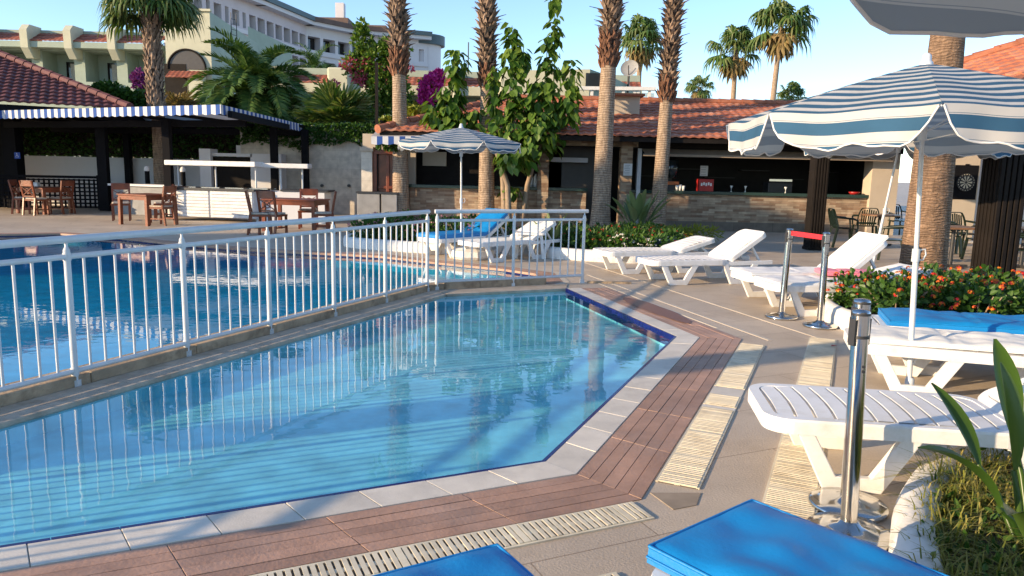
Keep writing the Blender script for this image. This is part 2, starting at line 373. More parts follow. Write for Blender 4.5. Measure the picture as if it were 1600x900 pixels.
def palm_trunk_mat(name, c1, c2, period=.045, bump=.5, dist=5.0):
    m, nt, out = new_mat(name); n = N(nt)
    tc = n('ShaderNodeTexCoord')
    mp = n('ShaderNodeMapping'); mp.inputs['Scale'].default_value = (.5, .5, 1.0); n.l(tc.outputs['Object'], mp.inputs[0])
    wv = n('ShaderNodeTexWave', wave_type='BANDS', bands_direction='Z', i_Scale=1/period/6.28*2, i_Distortion=dist, i_Detail=4.0); wv.inputs['Detail Scale'].default_value = 1.6
    n.l(mp.outputs[0], wv.inputs['Vector'])
    mp2 = n('ShaderNodeMapping'); mp2.inputs['Scale'].default_value = (9, 9, 2.0); n.l(tc.outputs['Object'], mp2.inputs[0])
    nz = n('ShaderNodeTexNoise', i_Scale=2.0, i_Detail=6.0, i_Roughness=.7); n.l(mp2.outputs[0], nz.inputs['Vector'])
    r = ramp(n, [(.2, c2), (.6, c1)]); n.l(wv.outputs[0], r.inputs[0])
    rr = ramp(n, [(.32, (.5, .48, .46)), (.68, (1.3, 1.3, 1.3))]); n.l(nz.outputs[0], rr.inputs[0])
    c = mixc(n, 1.0, r.outputs[0], rr.outputs[0], 'MULTIPLY')
    p = n('ShaderNodeBsdfPrincipled', i_Roughness=.85); n.l(c, p.inputs['Base Color'])
    ad = n('ShaderNodeMath', operation='ADD'); n.l(wv.outputs[0], ad.inputs[0]); n.l(nz.outputs[0], ad.inputs[1])
    b = n('ShaderNodeBump', i_Strength=bump, i_Distance=.02); n.l(ad.outputs[0], b.inputs['Height']); n.l(b.outputs[0], p.inputs['Normal'])
    n.l(p.outputs[0], out.inputs[0]); return m
TRUNK = palm_trunk_mat('ringed_palm_bark', (.38, .285, .205), (.265, .19, .135), .06, .6)
TRUNKB = palm_trunk_mat('brown_palm_bark', (.27, .17, .105), (.19, .12, .075), .034, .7, 9.0)
BOOT = basic('dry_palm_boot', (.25, .175, .125), .9, .4, 6, island=.5)
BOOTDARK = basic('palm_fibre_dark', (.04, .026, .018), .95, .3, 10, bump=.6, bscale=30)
FIBRE = basic('orange_palm_fibre', (.18, .085, .048), .9, .4, 14, island=.35, bump=.5)
BARK = basic('smooth_grey_bark', (.3, .22, .15), .85, .25, 7, bump=.4, bscale=30)
FAN = leafmat('fan_palm_leaf', [(.035, .085, .02), (.07, .14, .03), (.13, .19, .05), (.2, .22, .08)])
FANDRY = leafmat('dry_fan_leaf', [(.22, .15, .06), (.3, .21, .09), (.2, .17, .06)], .7, .25)
DATE = leafmat('date_palm_leaf', [(.04, .095, .025), (.08, .16, .04), (.14, .21, .06)])
VINE = leafmat('vine_leaf', [(.04, .1, .015), (.08, .17, .025), (.14, .23, .04), (.18, .27, .05)], .4, .4)
HEDGE = leafmat('hedge_leaf', [(.03, .08, .016), (.055, .13, .024), (.09, .17, .035)], .5, .25)
SHRUB = leafmat('shrub_leaf', [(.03, .08, .015), (.05, .12, .02), (.09, .17, .03)], .45, .3)
YELLEAF = leafmat('yellow_green_leaf', [(.2, .24, .03), (.3, .3, .04), (.12, .2, .03)], .5, .35)
MAGENTA = leafmat('magenta_bract', [(.42, .02, .27), (.55, .03, .36), (.62, .08, .44)], .6, .35)
PINKB = leafmat('pink_bract', [(.55, .1, .2), (.62, .16, .28), (.46, .06, .15)], .6, .35)
PURPLE = leafmat('purple_bract', [(.14, .02, .16), (.2, .03, .22), (.1, .02, .12)], .6, .3)
PINKFL = leafmat('pink_flower', [(.5, .18, .26), (.55, .26, .33), (.4, .1, .18)], .6, .3)
LANT = leafmat('lantana_flower', [(.72, .06, .02), (.78, .2, .02), (.8, .32, .02), (.6, .02, .025), (.55, .03, .06)], .6, .3)
WHITEFL = leafmat('white_flower', [(.7, .68, .62), (.75, .74, .7), (.7, .7, .66)], .6, .3)
REDFL = leafmat('red_flower', [(.5, .03, .02), (.55, .08, .03), (.4, .02, .02)], .6, .3)
GRASSM = leafmat('grass_blade', [(.17, .2, .035), (.27, .26, .05), (.36, .3, .1), (.11, .17, .03)], .55, .3)
BIGLEAF = leafmat('big_glossy_leaf', [(.035, .085, .015), (.06, .12, .02), (.08, .14, .03)], .3, .3)
STREL = leafmat('pale_strelitzia_leaf', [(.1, .16, .06), (.16, .22, .09), (.22, .26, .12)], .4, .25)

SEAM = basic('pale_slab', (.52, .45, .36), .55, .1, 3)
CORNER = basic('cement_patch', (.3, .24, .18), .8, .2, 6)
NAVYT = basic('navy_tile', (.005, .008, .12), .2, .2, 20)
# ------------------------------------------------------------------ ground, pools, deck strips
from mathutils.geometry import delaunay_2d_cdt
V2 = lambda x, y: Vector((x, y))
FD = V2(.397, .918)                 # direction of the long fence run (near -> far)
FNRM = V2(.918, -.397)              # towards the paddling pool
F0 = V2(-1.07, 9.21)                # far end post of the long run
G0, G1 = V2(-.96, 9.33), V2(.98, 10.25)      # short fence run
GD = (G1-G0).normalized(); GN = V2(GD.y, -GD.x)
pA, pB, pC, pD = V2(-1.98, 2.7), V2(.19, 3.7), V2(1.56, 6.84), V2(.72, 9.66)
pE = V2(-.82, 9.0); pG = V2(-3.93, 1.80)
SMALL = [pG, pA, pB, pC, pD, pE]
farpts = [gp(x, y) for x, y in ((0, 366), (95, 365), (190, 372), (275, 381), (410, 391), (590, 400), (690, 411), (790, 421), (838, 428))]
FAR = [V2(p.x, p.y) for p in farpts]
kb = .2
MAIN = [F0 - FD*10.2 - FNRM*kb, V2(-11, -1.5), V2(-17, 6), V2(-15.5, 14.0)] + FAR + [V2(.42, 10.35) , G0 + GD*1.50 - GN*kb, G0 - GN*kb, F0 - FNRM*kb]

def sheet_with_holes(outer, holes, z, step=None):
    pts = []; edges = []
    for poly in [outer]+holes:
        b = len(pts); k = len(poly)
        pts += [V2(p[0], p[1]) for p in poly]; edges += [(b+i, b+(i+1) % k) for i in range(k)]
    vs, es, fs, *_ = delaunay_2d_cdt(pts, edges, [], 0, 1e-5)
    def inside(p, poly):
        c = False; k = len(poly)
        for i in range(k):
            a, b = poly[i], poly[(i+1) % k]
            if (a[1] > p[1]) != (b[1] > p[1]) and p[0] < (b[0]-a[0])*(p[1]-a[1])/(b[1]-a[1])+a[0]: c = not c
        return c
    mb = MB(); keep = []
    for f in fs:
        c = sum((vs[i] for i in f), V2(0, 0))/len(f)
        if not any(inside(c, h) for h in holes): keep.append(f)
    mb.raw([(v.x, v.y, z) for v in vs], keep)
    return mb
OUT = [V2(-900, -300), V2(900, -300), V2(900, 1500), V2(-900, 1500)]
g = sheet_with_holes(OUT, [SMALL, MAIN], 0.0).build('ground', PAVING, kind='structure')

def pool(name, poly, zf, zw, fm, wm, wname, plain=()):
    mb = MB(); k = len(poly)
    area = sum(poly[i].x*poly[(i+1) % k].y - poly[(i+1) % k].x*poly[i].y for i in range(k))
    P = poly if area > 0 else poly[::-1]
    mb.raw([(p.x, p.y, zf) for p in P], [tuple(range(k))], 0)
    for i in range(k):
        a, b = P[i], P[(i+1) % k]
        nav = not any((V2(*p_)-a).length < 1e-3 for p_ in plain) or not any((V2(*p_)-b).length < 1e-3 for p_ in plain)
        mb.face([(b.x, b.y, zf), (a.x, a.y, zf), (a.x, a.y, -.12), (b.x, b.y, -.12)], 0)
        mb.face([(b.x, b.y, -.12), (a.x, a.y, -.12), (a.x, a.y, 0), (b.x, b.y, 0)], 1 if nav else 0)
    mb.build(name, [fm, NAVY], kind='structure')
    w = MB(); w.raw([(p.x, p.y, zw) for p in P], [tuple(range(k))]); w.build(wname, wm, kind='structure')
pool('paddling_pool_basin', SMALL, -.14, -.018, POOLTILE, WATER_S, 'paddling_pool_water', (pG, pE, pD))
pool('main_pool_basin', MAIN, -.24, -.05, POOLDEEP, WATER_M, 'main_pool_water', (MAIN[0], MAIN[-1], MAIN[-2], MAIN[-3]))

def isect(p, d, q, e):
    den = d.x*e.y - d.y*e.x; t = ((q-p).x*e.y - (q-p).y*e.x)/den
    return p + d*t
def strip_quads(line, off0, off1):
    "quads along a polyline between two outward offsets, mitred (offset to the right hand)"
    k = len(line)
    def offs(o):
        res = []
        for i in range(k):
            d0 = (line[i]-line[i-1]).normalized() if i else None
            d1 = (line[i+1]-line[i]).normalized() if i < k-1 else None
            if d0 is None: res.append(line[i] + V2(d1.y, -d1.x)*o)
            elif d1 is None: res.append(line[i] + V2(d0.y, -d0.x)*o)
            else: res.append(isect(line[i]+V2(d0.y, -d0.x)*o, d0, line[i]+V2(d1.y, -d1.x)*o, d1))
        return res
    return offs(off0), offs(off1)
def slabs(mb, line, o0, o1, length, gap, z0, z1, mi=0, jitter=0.):
    "row of separate slabs along a polyline"
    a, b = strip_quads(line, o0, o1)
    for i in range(len(line)-1):
        L = (line[i+1]-line[i]).length; n = max(1, round(L/length)); g2 = gap/2/L
        for j in range(n):
            t0 = j/n + (g2 if j else g2*.4); t1 = (j+1)/n - (g2 if j < n-1 else g2*.4)
            dz = rnd(-jitter, jitter)
            mb.prism([lerp(a[i], a[i+1], t0), lerp(a[i], a[i+1], t1), lerp(b[i], b[i+1], t1), lerp(b[i], b[i+1], t0)], z0, z1+dz, mi, False)
edge = [pG - V2(.908, .418)*.4, pB, pC, pD]
# coping of the paddling pool
mb = MB(); slabs(mb, edge, -.014, .007, .25, .003, -.06, .0075); mb.build('navy_tile_edge', NAVYT, kind='structure')
mb = MB(); slabs(mb, edge, .009, .205, .32, .004, -.03, .008, jitter=.0012); mb.build('pool_coping', COPING, kind='structure', bevel=.002)
# brown ribbed deck tiles: five boards wide
mb = MB(); w = (.575-.212)/5
for r_ in range(5): slabs(mb, edge, .212+r_*w+.0018, .212+(r_+1)*w-.0018, .62, .004, -.03, .006, jitter=.0012)
mb.build('brown_deck_strip', WOODTILE, kind='structure', bevel=.0015)
# trench and grates
def grate(name, line, o0, o1, pitch=.03, extra=None):
    mb = MB(); a, b = strip_quads(line, o0, o1)
    for i in range(len(line)-1):
        L = (line[i+1]-line[i]).length; n = int(L/pitch); ins = .012/(o1-o0)
        for j in range(n):
            if j % 17 == 16: f0, f1 = .02, .98
            else: f0, f1 = .18, .82
            p0, p1 = lerp(a[i], a[i+1], (j+f0)/n), lerp(a[i], a[i+1], (j+f1)/n)
            q0, q1 = lerp(b[i], b[i+1], (j+f0)/n), lerp(b[i], b[i+1], (j+f1)/n)
            dz = rnd(-.001, .001)
            mb.prism([lerp(p0, q0, ins), lerp(p1, q1, ins), lerp(p1, q1, 1-ins), lerp(p0, q0, 1-ins)], -.02, .011+dz, 0, False)
        for f in (.0, .5, 1.):
            e0, e1 = max(0, f-ins*1.2), min(1, f+ins*1.2)
            mb.prism([lerp(a[i], b[i], e0), lerp(a[i+1], b[i+1], e0), lerp(a[i+1], b[i+1], e1), lerp(a[i], b[i], e1)], -.02, .0075, 0, False)
        mb.prism([lerp(a[i], b[i], .02), lerp(a[i+1], b[i+1], .02), lerp(a[i+1], b[i+1], .98), lerp(a[i], b[i], .98)], -.03, .0035, 1, False)
    mb.build(name, [GRATE, TRENCH], kind='structure')
grate('drain_grate', [pG - V2(.908, .418)*.5, V2(.19, 3.7)+V2(.908, .418)*.16], .583, .76)
ud = (pC-pB).normalized(); un = V2(ud.y, -ud.x)
g0 = pB + ud*.02
grate('drain_grate', [g0, pB + ud*1.35], .585, .80, .024)
grate('drain_grate', [pB + ud*1.42, pB + ud*1.68], .585, .80, .024)
grate('drain_grate', [pB + ud*1.9, pC + ud*.02], .585, .80, .024)
mb = MB()
for t0, t1 in ((1.355, 1.415), (1.685, 1.895)):
    mb.prism([pB+ud*t0+un*.585, pB+ud*t1+un*.585, pB+ud*t1+un*.8, pB+ud*t0+un*.8], -.02, .006)
mb.build('grate_end_plate', COPING, kind='structure', bevel=.003)
mb = MB(); mb.prism([V2(q.x, q.y) for q in (gp(1016, 771), gp(1095, 771), gp(1088, 790), gp(1052, 797))], -.02, .004); mb.build('cement_patch', CORNER, kind='structure')
q0, q1 = gp(1225, 800), gp(1286, 530); q0 = V2(q0.x+.02, q0.y); q1 = V2(q1.x, q1.y); q0 = q0 - (q1-q0).normalized()*.5
grate('drain_grate', [q0, q1], -.12, .12, .022)
grate('drain_grate', [V2(-1.2, 1.92), V2(.42, 2.62)], 0, .17, .03)
# pale seams beyond the far corner
mb = MB()
ed = (pD-pC).normalized(); en = V2(ed.y, -ed.x)
for o, wd, t0, t1 in ((.8, .05, -.3, 4.2), (1.35, .035, -.5, 6.5), (.62, .03, .3, 3.6)):
    mb.prism([pC+en*o+ed*t0, pC+en*(o+wd)+ed*t0, pC+en*(o+wd)+ed*t1, pC+en*o+ed*t1], -.01, .004)
mb.build('pale_paving_seam', SEAM, kind='structure')
# ledge and kerb between the two pools
L0 = F0 - FD*10.2
mb = MB()
le = [L0 + FNRM*.285, F0 + FNRM*.285]; 
corner = isect(F0 + FNRM*.05, FD, G0 + GN*.05, GD)
mb.prism([pG + V2(.012, -.006) + (pG-pE).normalized()*.6, pE + V2(.014, -.012), V2(corner.x, corner.y), L0 + FNRM*.03], -.03, .008)
mb.prism([V2(corner.x, corner.y), pE + V2(.02, -.012), pD + V2(0.0, -.012), G0 + GD*1.9 + GN*.04], -.03, .0085)
mb.build('pool_ledge', LEDGE, kind='structure', bevel=.006)
mb = MB()
nk = 11
for i in range(nk):
    a = lerp(L0, F0, i/nk); b = lerp(L0, F0, (i+1)/nk) - FD*.004
    mb.prism([a + FNRM*.02, b + FNRM*.02, b - FNRM*.21, a - FNRM*.21], -.05, .075)
kc = isect(F0 + FNRM*.02, FD, G0 + GN*.02, GD)
mb.prism([kc, G0 + GD*.1 + GN*.02, G0 + GD*.1 - GN*.21, F0 - FNRM*.21, F0 + FNRM*.02], -.05, .0745)
for i in range(3):
    a = G0 + GD*(.105+i*.49); b = G0 + GD*(.105+(i+1)*.49-.004)
    mb.prism([a + GN*.02, b + GN*.02, b - GN*.21, a - GN*.21], -.05, .095)
mb.build('kerb', KERBST, kind='structure', bevel=.008)
# far coping of the main pool: brown band with a pale edge
fl = [V2(-15.5, 14.0)] + FAR + [V2(.42, 10.35), G0 + GD*1.50 - GN*kb]
fl = fl[::-1]
mb = MB(); slabs(mb, fl, .29, .38, .35, .008, -.03, .005); mb.build('pool_coping', SEAM, kind='structure')
mb = MB()
for r_ in range(3): slabs(mb, fl, -.012+r_*.1, -.012+r_*.1+.096, .6, .008, -.03, .006)
mb.build('brown_deck_strip', WOODTILE, kind='structure')
# the end post's stain and kerb stub
mb = MB(); a = G1 + GD*.05 + GN*.06; b = a + V2(.62, .02)
mb.prism([a, b, b+V2(0, .05), a+V2(0, .05)], -.02, .03); mb.build('kerb', KERBST, kind='structure', bevel=.006)
def wetmat():
    m, nt, out = new_mat('wet_patch'); n = N(nt)
    p = n('ShaderNodeBsdfPrincipled', i_Roughness=.45); p.inputs['Base Color'].default_value = (.19, .085, .05, 1); n.l(p.outputs[0], out.inputs[0]); return m
WET = wetmat()
mb = MB()
for (cx, cy, rx, ry, az) in ((1.62, 8.25, .75, .1, None),):
    pts = []
    for i in range(26):
        a = 2*pi*i/26; k = 1 + .28*mnoise.noise(Vector((cos(a)*1.7+cx, sin(a)*1.7, cy)))
        l, t = rx*cos(a)*k, ry*sin(a)*k*1.4
        pts.append(V2(cx, cy) + ed*l + en*t)
    mb.face([(p.x, p.y, .0115) for p in pts])
mb.build('wet_patch', WET, kind='structure')

# ------------------------------------------------------------------ fence
def fence(name, label, a, d, nbay, bay, nbal, last_extra=0):
    t = thing(name, label, 'fence', (a.x, a.y, 0))
    d3 = Vector((d.x, d.y, 0))
    P = lambda s, z: d3*s + Vector((0, 0, z))
    L = nbay*bay
    m = MB(); m.tube([P(-.03, 1.0), P(L+.05, 1.0)], .026, 14); m.build('top_rail', ALU, t)
    m = MB(); m.tube([P(0, .885), P(L, .885)], .0185, 12); m.build('middle_rail', ALU, t)
    m = MB(); m.tube([P(0, .105), P(L, .105)], .0185, 12); m.build('bottom_rail', ALU, t)
    po = None; ba = None
    for i in range(nbay+1):
        if po is None:
            m = MB(); m.tube([(0, 0, .03), (0, 0, .93)], .0215, 14)
            m.lathe([(.0215, .93), (.014, .945), (.01, .95), (.01, .985)], n=10)
            m.box((0, 0, .02), (.058, .058, .05)); m.tube([(0, 0, .86), (0, 0, .91)], .026, 12); m.tube([(0, 0, .08), (0, 0, .13)], .026, 12)
            po = m.build('post', ALU, t); o = po
        else: o = po.copy(); COL.objects.link(o); o.parent = t
        o.location = P(i*bay, 0)
        if i < nbay:
            for j in range(nbal):
                if ba is None:
                    m = MB(); m.tube([(0, 0, .105), (0, 0, .885)], .0095, 8); ba = m.build('baluster', ALU, t); o = ba
                else: o = ba.copy(); COL.objects.link(o); o.parent = t
                o.location = P(i*bay + bay*(j+1)/(nbal+1), 0)
    return t
fence('pool_fence', 'long white metal railing running from the left foreground between the two pools', F0, -FD, 9, .948, 7)
fence('pool_fence', 'short white metal railing section across the far end of the paddling pool', G0, GD, 2, 1.0735, 8)
# ------------------------------------------------------------------ building helpers
def tile_roof(mb, e0, e1, r0, r1, tw=.24, tl=.36, amp=.026, lip=.03, sub=5, mi=0):
    "overlapping pantiles on a (possibly tapering) roof slope; e = eave, r = top edge"
    e0, e1, r0, r1 = map(Vector, (e0, e1, r0, r1))
    U = (e1-e0); LU = U.length; U.normalize()
    w0 = r0-e0; V = w0 - U*w0.dot(U); L = V.length; V.normalize(); Nn = U.cross(V)
    if Nn.z < 0: Nn = -Nn
    x0t, x1t = w0.dot(U), (r1-e0).dot(U)
    nr = max(1, round(L/tl)); tl = L/nr
    def P(u, v, h): return e0 + U*u + V*v + Nn*h
    wave = lambda u: amp*(.5+.5*cos(2*pi*u/tw))**.8
    for j in range(nr):
        v0, v1 = j*tl, (j+1)*tl; vm = (v0+v1)/2
        xl, xr = lerp(0, x0t, vm/L), lerp(LU, x1t, vm/L)
        if xr-xl < .02: continue
        n0 = math.floor(xl/tw*sub); n1 = math.ceil(xr/tw*sub)
        us = [min(max(k*tw/sub, xl), xr) for k in range(n0, n1+1)]
        vs = []; fs = []; uv = []
        k = len(us)
        for u in us: vs.append(P(u, v0, wave(u)-.012))
        for u in us: vs.append(P(u, v0, wave(u)+lip))
        for u in us: vs.append(P(u, v1, wave(u)))
        for i in range(k-1):
            if us[i+1]-us[i] < 1e-4: continue
            uc = ((us[i]+us[i+1])/2/tw, vm/tl + .01)
            fs.append((i, i+1, k+i+1, k+i)); uv.append([uc]*4)
            fs.append((k+i, k+i+1, 2*k+i+1, 2*k+i)); uv.append([uc]*4)
        mb.raw(vs, fs, mi, False, uv)
def ridge_caps(mb, a, b, r=.11, step=.38, mi=0):
    a = Vector(a); b = Vector(b); n = max(1, round((b-a).length/step))
    for i in range(n):
        p = lerp(a, b, i/n); q = lerp(a, b, (i+1.12)/n)
        mb.tube([p, lerp(p, q, .1), q], [r*1.12, r*1.1, r*.9], 8, mi, True, False)
def facade(mb, p0, p1, z0, z1, ops, depth, mi=0, mi_in=None, mi_back=None):
    "wall from p0 to p1 (outside on the right-hand side) with recessed openings (u0,u1,w0,w1)"
    p0 = Vector((p0[0], p0[1], 0)); p1 = Vector((p1[0], p1[1], 0))
    d = p1-p0; L = d.length; d.normalize(); nn = Vector((d.y, -d.x, 0))
    if mi_in is None: mi_in = mi
    P = lambda u, z, k=0: p0 + d*u + Vector((0, 0, z)) - nn*k
    us = sorted(set([0, L] + [o[0] for o in ops] + [o[1] for o in ops])); zs = sorted(set([z0, z1] + [o[2] for o in ops] + [o[3] for o in ops]))
    for i in range(len(us)-1):
        for j in range(len(zs)-1):
            um, zm = (us[i]+us[i+1])/2, (zs[j]+zs[j+1])/2
            if any(o[0] < um < o[1] and o[2] < zm < o[3] for o in ops): continue
            mb.face([P(us[i], zs[j]), P(us[i+1], zs[j]), P(us[i+1], zs[j+1]), P(us[i], zs[j+1])], mi)
    for (a, b, c, e) in ops:
        mb.face([P(a, c), P(a, c, depth), P(a, e, depth), P(a, e)], mi_in)
        mb.face([P(b, c, depth), P(b, c), P(b, e), P(b, e, depth)], mi_in)
        mb.face([P(a, c), P(b, c), P(b, c, depth), P(a, c, depth)], mi_in)
        mb.face([P(a, e, depth), P(b, e, depth), P(b, e), P(a, e)], mi_in)
        if mi_back is not None: mb.face([P(a, c, depth), P(b, c, depth), P(b, e, depth), P(a, e, depth)], mi_back)
    return P, d, nn
def rbox(mb, P, u0, u1, z0, z1, k0, k1, mi=0):
    "box in facade coordinates, k = depth behind the face (negative = in front)"
    vs = [P(u, z, k) for k in (k0, k1) for z in (z0, z1) for u in (u0, u1)]
    mb.raw(vs, [(0, 1, 3, 2), (4, 6, 7, 5), (0, 4, 5, 1), (2, 3, 7, 6), (0, 2, 6, 4), (1, 5, 7, 3)], mi)

# ------------------------------------------------------------------ poolside bar
BY = 21.0
bar = thing('bar_building', 'long low poolside bar with orange tiled roof and ledgestone counters', 'bar', (0, 0, 0))
x_l, x_r = dp(597, 300, BY).x - .1, 10.75
XC0, XC1 = 3.15, 10.2         # right counter
# solid walls / interior
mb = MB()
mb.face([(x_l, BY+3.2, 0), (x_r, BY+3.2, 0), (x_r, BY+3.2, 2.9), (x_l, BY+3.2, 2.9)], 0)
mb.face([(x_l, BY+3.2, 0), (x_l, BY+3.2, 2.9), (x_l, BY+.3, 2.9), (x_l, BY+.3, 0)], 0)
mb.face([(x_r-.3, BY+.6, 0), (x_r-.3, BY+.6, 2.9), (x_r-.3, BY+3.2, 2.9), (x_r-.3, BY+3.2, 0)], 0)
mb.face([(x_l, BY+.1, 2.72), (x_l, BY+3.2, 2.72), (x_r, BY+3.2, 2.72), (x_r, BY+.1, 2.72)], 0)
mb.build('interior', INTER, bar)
# lintel with fascia
mb = MB(); mb.box(((x_l+x_r)/2, BY-.02, 2.46), (x_r-x_l, .3, .42)); mb.build('fascia', DARKWOOD, bar)
mb = MB(); mb.box((1.55, BY-.19, 2.36), (3.7, .05, .16)); mb.build('stone_lintel', STONE, bar)
# pillars
def pillar(px0, px1, mat=STONE, y=BY-.15, top=2.45, dep=.4):
    a, b = dp(px0, 280, y).x, dp(px1, 280, y).x
    m = MB(); m.box(((a+b)/2, y+dep/2, top/2), (b-a, dep, top)); m.build('pillar', mat, bar)
pillar(840, 857); pillar(969, 987, y=BY-.3)
pillar(995, 1001, WALLWHITE, BY-.12, 2.3, .2)
m = MB(); a = dp(905, 280, BY).x; b = dp(955, 280, BY).x
# left counter and right counter
def counter(x0, x1, y, h, plinth):
    m = MB(); m.box(((x0+x1)/2, y+.16, (h+plinth)/2), (x1-x0, .3, h-plinth)); o = m.build('counter_front', STONE, bar)
    if plinth > .05:
        m = MB(); m.box(((x0+x1)/2, y+.15, plinth/2), (x1-x0+.02, .33, plinth)); m.build('plinth', PLINTH, bar)
    m = MB(); m.box(((x0+x1)/2, y+.2, h+.045), (x1-x0+.08, .56, .09)); m.build('counter_top', GREENTOP, bar, bevel=.008)
counter(dp(640, 300, BY).x, dp(916, 300, BY).x, BY, 1.03, .0)
counter(XC0+.1, XC1, BY, 1.02, .26)
# grey tiled kitchen niche left, pale band, shelf fittings
m = MB(); a, b = dp(858, 260, BY+.9).x, dp(934, 260, BY+.9).x
m.box(((a+b)/2, BY+.95, 1.25), (b-a, .1, 2.5)); m.build('kitchen_wall', INTERG, bar)
m = MB(); m.box(((a+b)/2-.15, BY+.7, dp(890, 250, BY+.7).z), ((b-a)*.74, .4, .13)); m.build('extractor_hood', WALLWHITE, bar)
m = MB(); m.box((dp(760, 270, BY+.9).x-.1, BY+.95, 1.25), (4.6, .1, 2.5)); m.build('dark_partition', DARKWOOD, bar)
m = MB(); a = dp(660, 250, BY+.7).x; b = dp(697, 250, BY+.7).x
m.box(((a+b)/2, BY+.8, 1.85), (b-a, .1, .4)); m.build('wall_panel', BEIGEWALL, bar)
# rolled-up awning strip over right counter
m = MB(); a, b = dp(1002, 240, BY-.1).x, XC1+.15
m.face([(a, BY-.02, 2.27), (b, BY-.02, 2.27), (b, BY-.42, 2.1), (a+.05, BY-.42, 2.1)]); m.box(((a+b)/2, BY-.43, 2.07), (b-a, .02, .06))
m.build('rolled_awning', TANFAB, bar)
m = MB(); m.box((x_r-.42, BY+.12, 1.2), (.75, .5, 2.4)); m.build('end_wall', BEIGEWALL, bar)
for k in range(6):
    m = MB(); xx = XC0+1.2+k*1.1; m.box((xx, BY+2.9, 1.5+.25*(k % 2)), (.9, .25, .03)); m.build('back_shelf', DARKMETAL, bar)
# roof
ey, ez, ry, rz_ = BY-1.0, 2.53, BY+3.6, 3.88
ex0 = dp(590, 213, ey).x; ex1 = 12.2; rx0 = ex0+3.4
mb = MB(); tile_roof(mb, (ex0, ey, ez), (ex1, ey, ez), (rx0, ry, rz_), (ex1, ry, rz_)); 
tile_roof(mb, (ex0, ey+9, ez), (ex0, ey, ez), (rx0, ry+.2, rz_), (rx0, ry, rz_))
roof = mb.build('roof', TILE_OR, bar)
mb = MB(); ridge_caps(mb, (rx0, ry, rz_+.03), (ex1, ry, rz_+.03)); ridge_caps(mb, (ex0, ey, ez+.04), (rx0, ry, rz_+.04)); mb.build('ridge', ORANGETILE_P, roof)
mb = MB(); mb.box(((ex0+ex1)/2, ey+.06, ez-.08), (ex1-ex0-.1, .04, .12)); mb.box(((ex0+ex1)/2+.1, ey+.6, ez-.06), (ex1-ex0-.4, 1.0, .03)); mb.build('eave_board', DARKWOOD, roof)
# little plastered dormer block on the roof
a = dp(945, 170, BY+1.6); b = dp(993, 158, BY+1.6)
m = MB(); m.box(((a.x+b.x)/2+.12, BY+2.2, (a.z+b.z)/2-.05), (b.x-a.x, 1.4, b.z-a.z+.45)); m.build('roof_vent_block', BEIGEWALL, roof, bevel=.02)
m = MB(); m.box(((a.x+b.x)/2+.1, BY+2.1, b.z+.16), (b.x-a.x+.25, 1.6, .07)); m.build('roof_vent_cap', ORANGETILE_P, roof)
# things on and at the bar
def poster(px, py, Y, w, h, label, lines, parent=None):
    p = dp(px, py, Y); t = thing('notice', label, 'notice', p)
    m = MB(); m.box((0, 0, 0), (w, .012, h)); m.build('sheet', PAPER, t)
    m = MB()
    for k in range(lines):
        m.box((-.02+rnd(-.01, .01), -.009, h*.36-k*h*.72/max(1, lines-1)), (w*rnd(.5, .7), .004, h*.035))
    m.build('print', INK, t)
poster(981, 265, BY-.32, .24, .33, 'white printed notice fixed to the stone pillar between the palms', 6)
poster(1100, 267, BY+.6, .22, .29, 'white paper sheet hanging inside the dark bar above the red box', 4)
p = dp(1101, 295, BY+.15)
t = thing('display_box', 'red cardboard display box standing on the bar counter', 'box', (p.x, BY+.15, 1.11))
m = MB(); m.box((0, 0, .17), (.42, .3, .34)); m.build('carton', REDP, t, bevel=.01)
m = MB()
for k in range(5): m.box((-.13+k*.065, -.154, .19+.02*(k % 2)), (.045, .006, .08))
m.build('white_marks', PAPER, t)
o = MB(); o.lathe([(0, 0), (.1, 0), (.16, .07), (.15, .075), (.09, .02), (0, .015)], n=18); q = dp(1338, 293, BY+.1)
tag(o.build('bowl', REDP), 'red bowl at the right end of the bar counter', 'bowl').location = (q.x, BY+.2, 1.11)
for k, (px, hh) in enumerate(((1058, .15), (1063, .17), (1068, .14))):
    m = MB(); m.lathe([(0, 0), (.035, 0), (.045, hh), (.04, hh), (.032, .01), (0, .008)], n=12)
    o = m.build('cup', WHITEP); o.location = (dp(px, 290, BY+.1).x, BY+.1, 1.11)
    tag(o, ('left', 'middle, tallest', 'right')[k] + ' white paper cup of the three on the counter beside the palm', 'cup', 'paper cups on the bar')
for k, px in enumerate((829, 834)):
    m = MB(); m.lathe([(0, 0), (.05, 0), (.06, .1), (.06, .28), (.03, .33), (.03, .38), (0, .38)], n=12)
    o = m.build('bottle', WHITEP); o.location = (dp(px, 290, BY+.1).x+k*.05, BY+.1, 1.11)
    tag(o, ('white plastic jar left of another, behind the leaning vine stem', 'white plastic jar right of another, beside the stone pillar')[k], 'jar', 'white jars on the left counter')
t = thing('juice_dispenser', 'glass juice dispenser with orange tray behind the bar counter', 'dispenser', (dp(1048, 280, BY+.3).x, BY+.3, 1.11))
m = MB(); m.lathe([(.0, .34), (.17, .34), (.2, .6), (.19, .85), (.05, .9), (0, .9)], n=16); m.build('bowl', GLASSD, t)
m = MB(); m.box((0, 0, .2), (.42, .3, .1)); m.build('tray', ORANGE, t)
m = MB(); m.box((0, 0, .08), (.36, .3, .16)); m.box((0, .1, .3), (.1, .1, .3)); m.build('body', DARKMETAL, t)
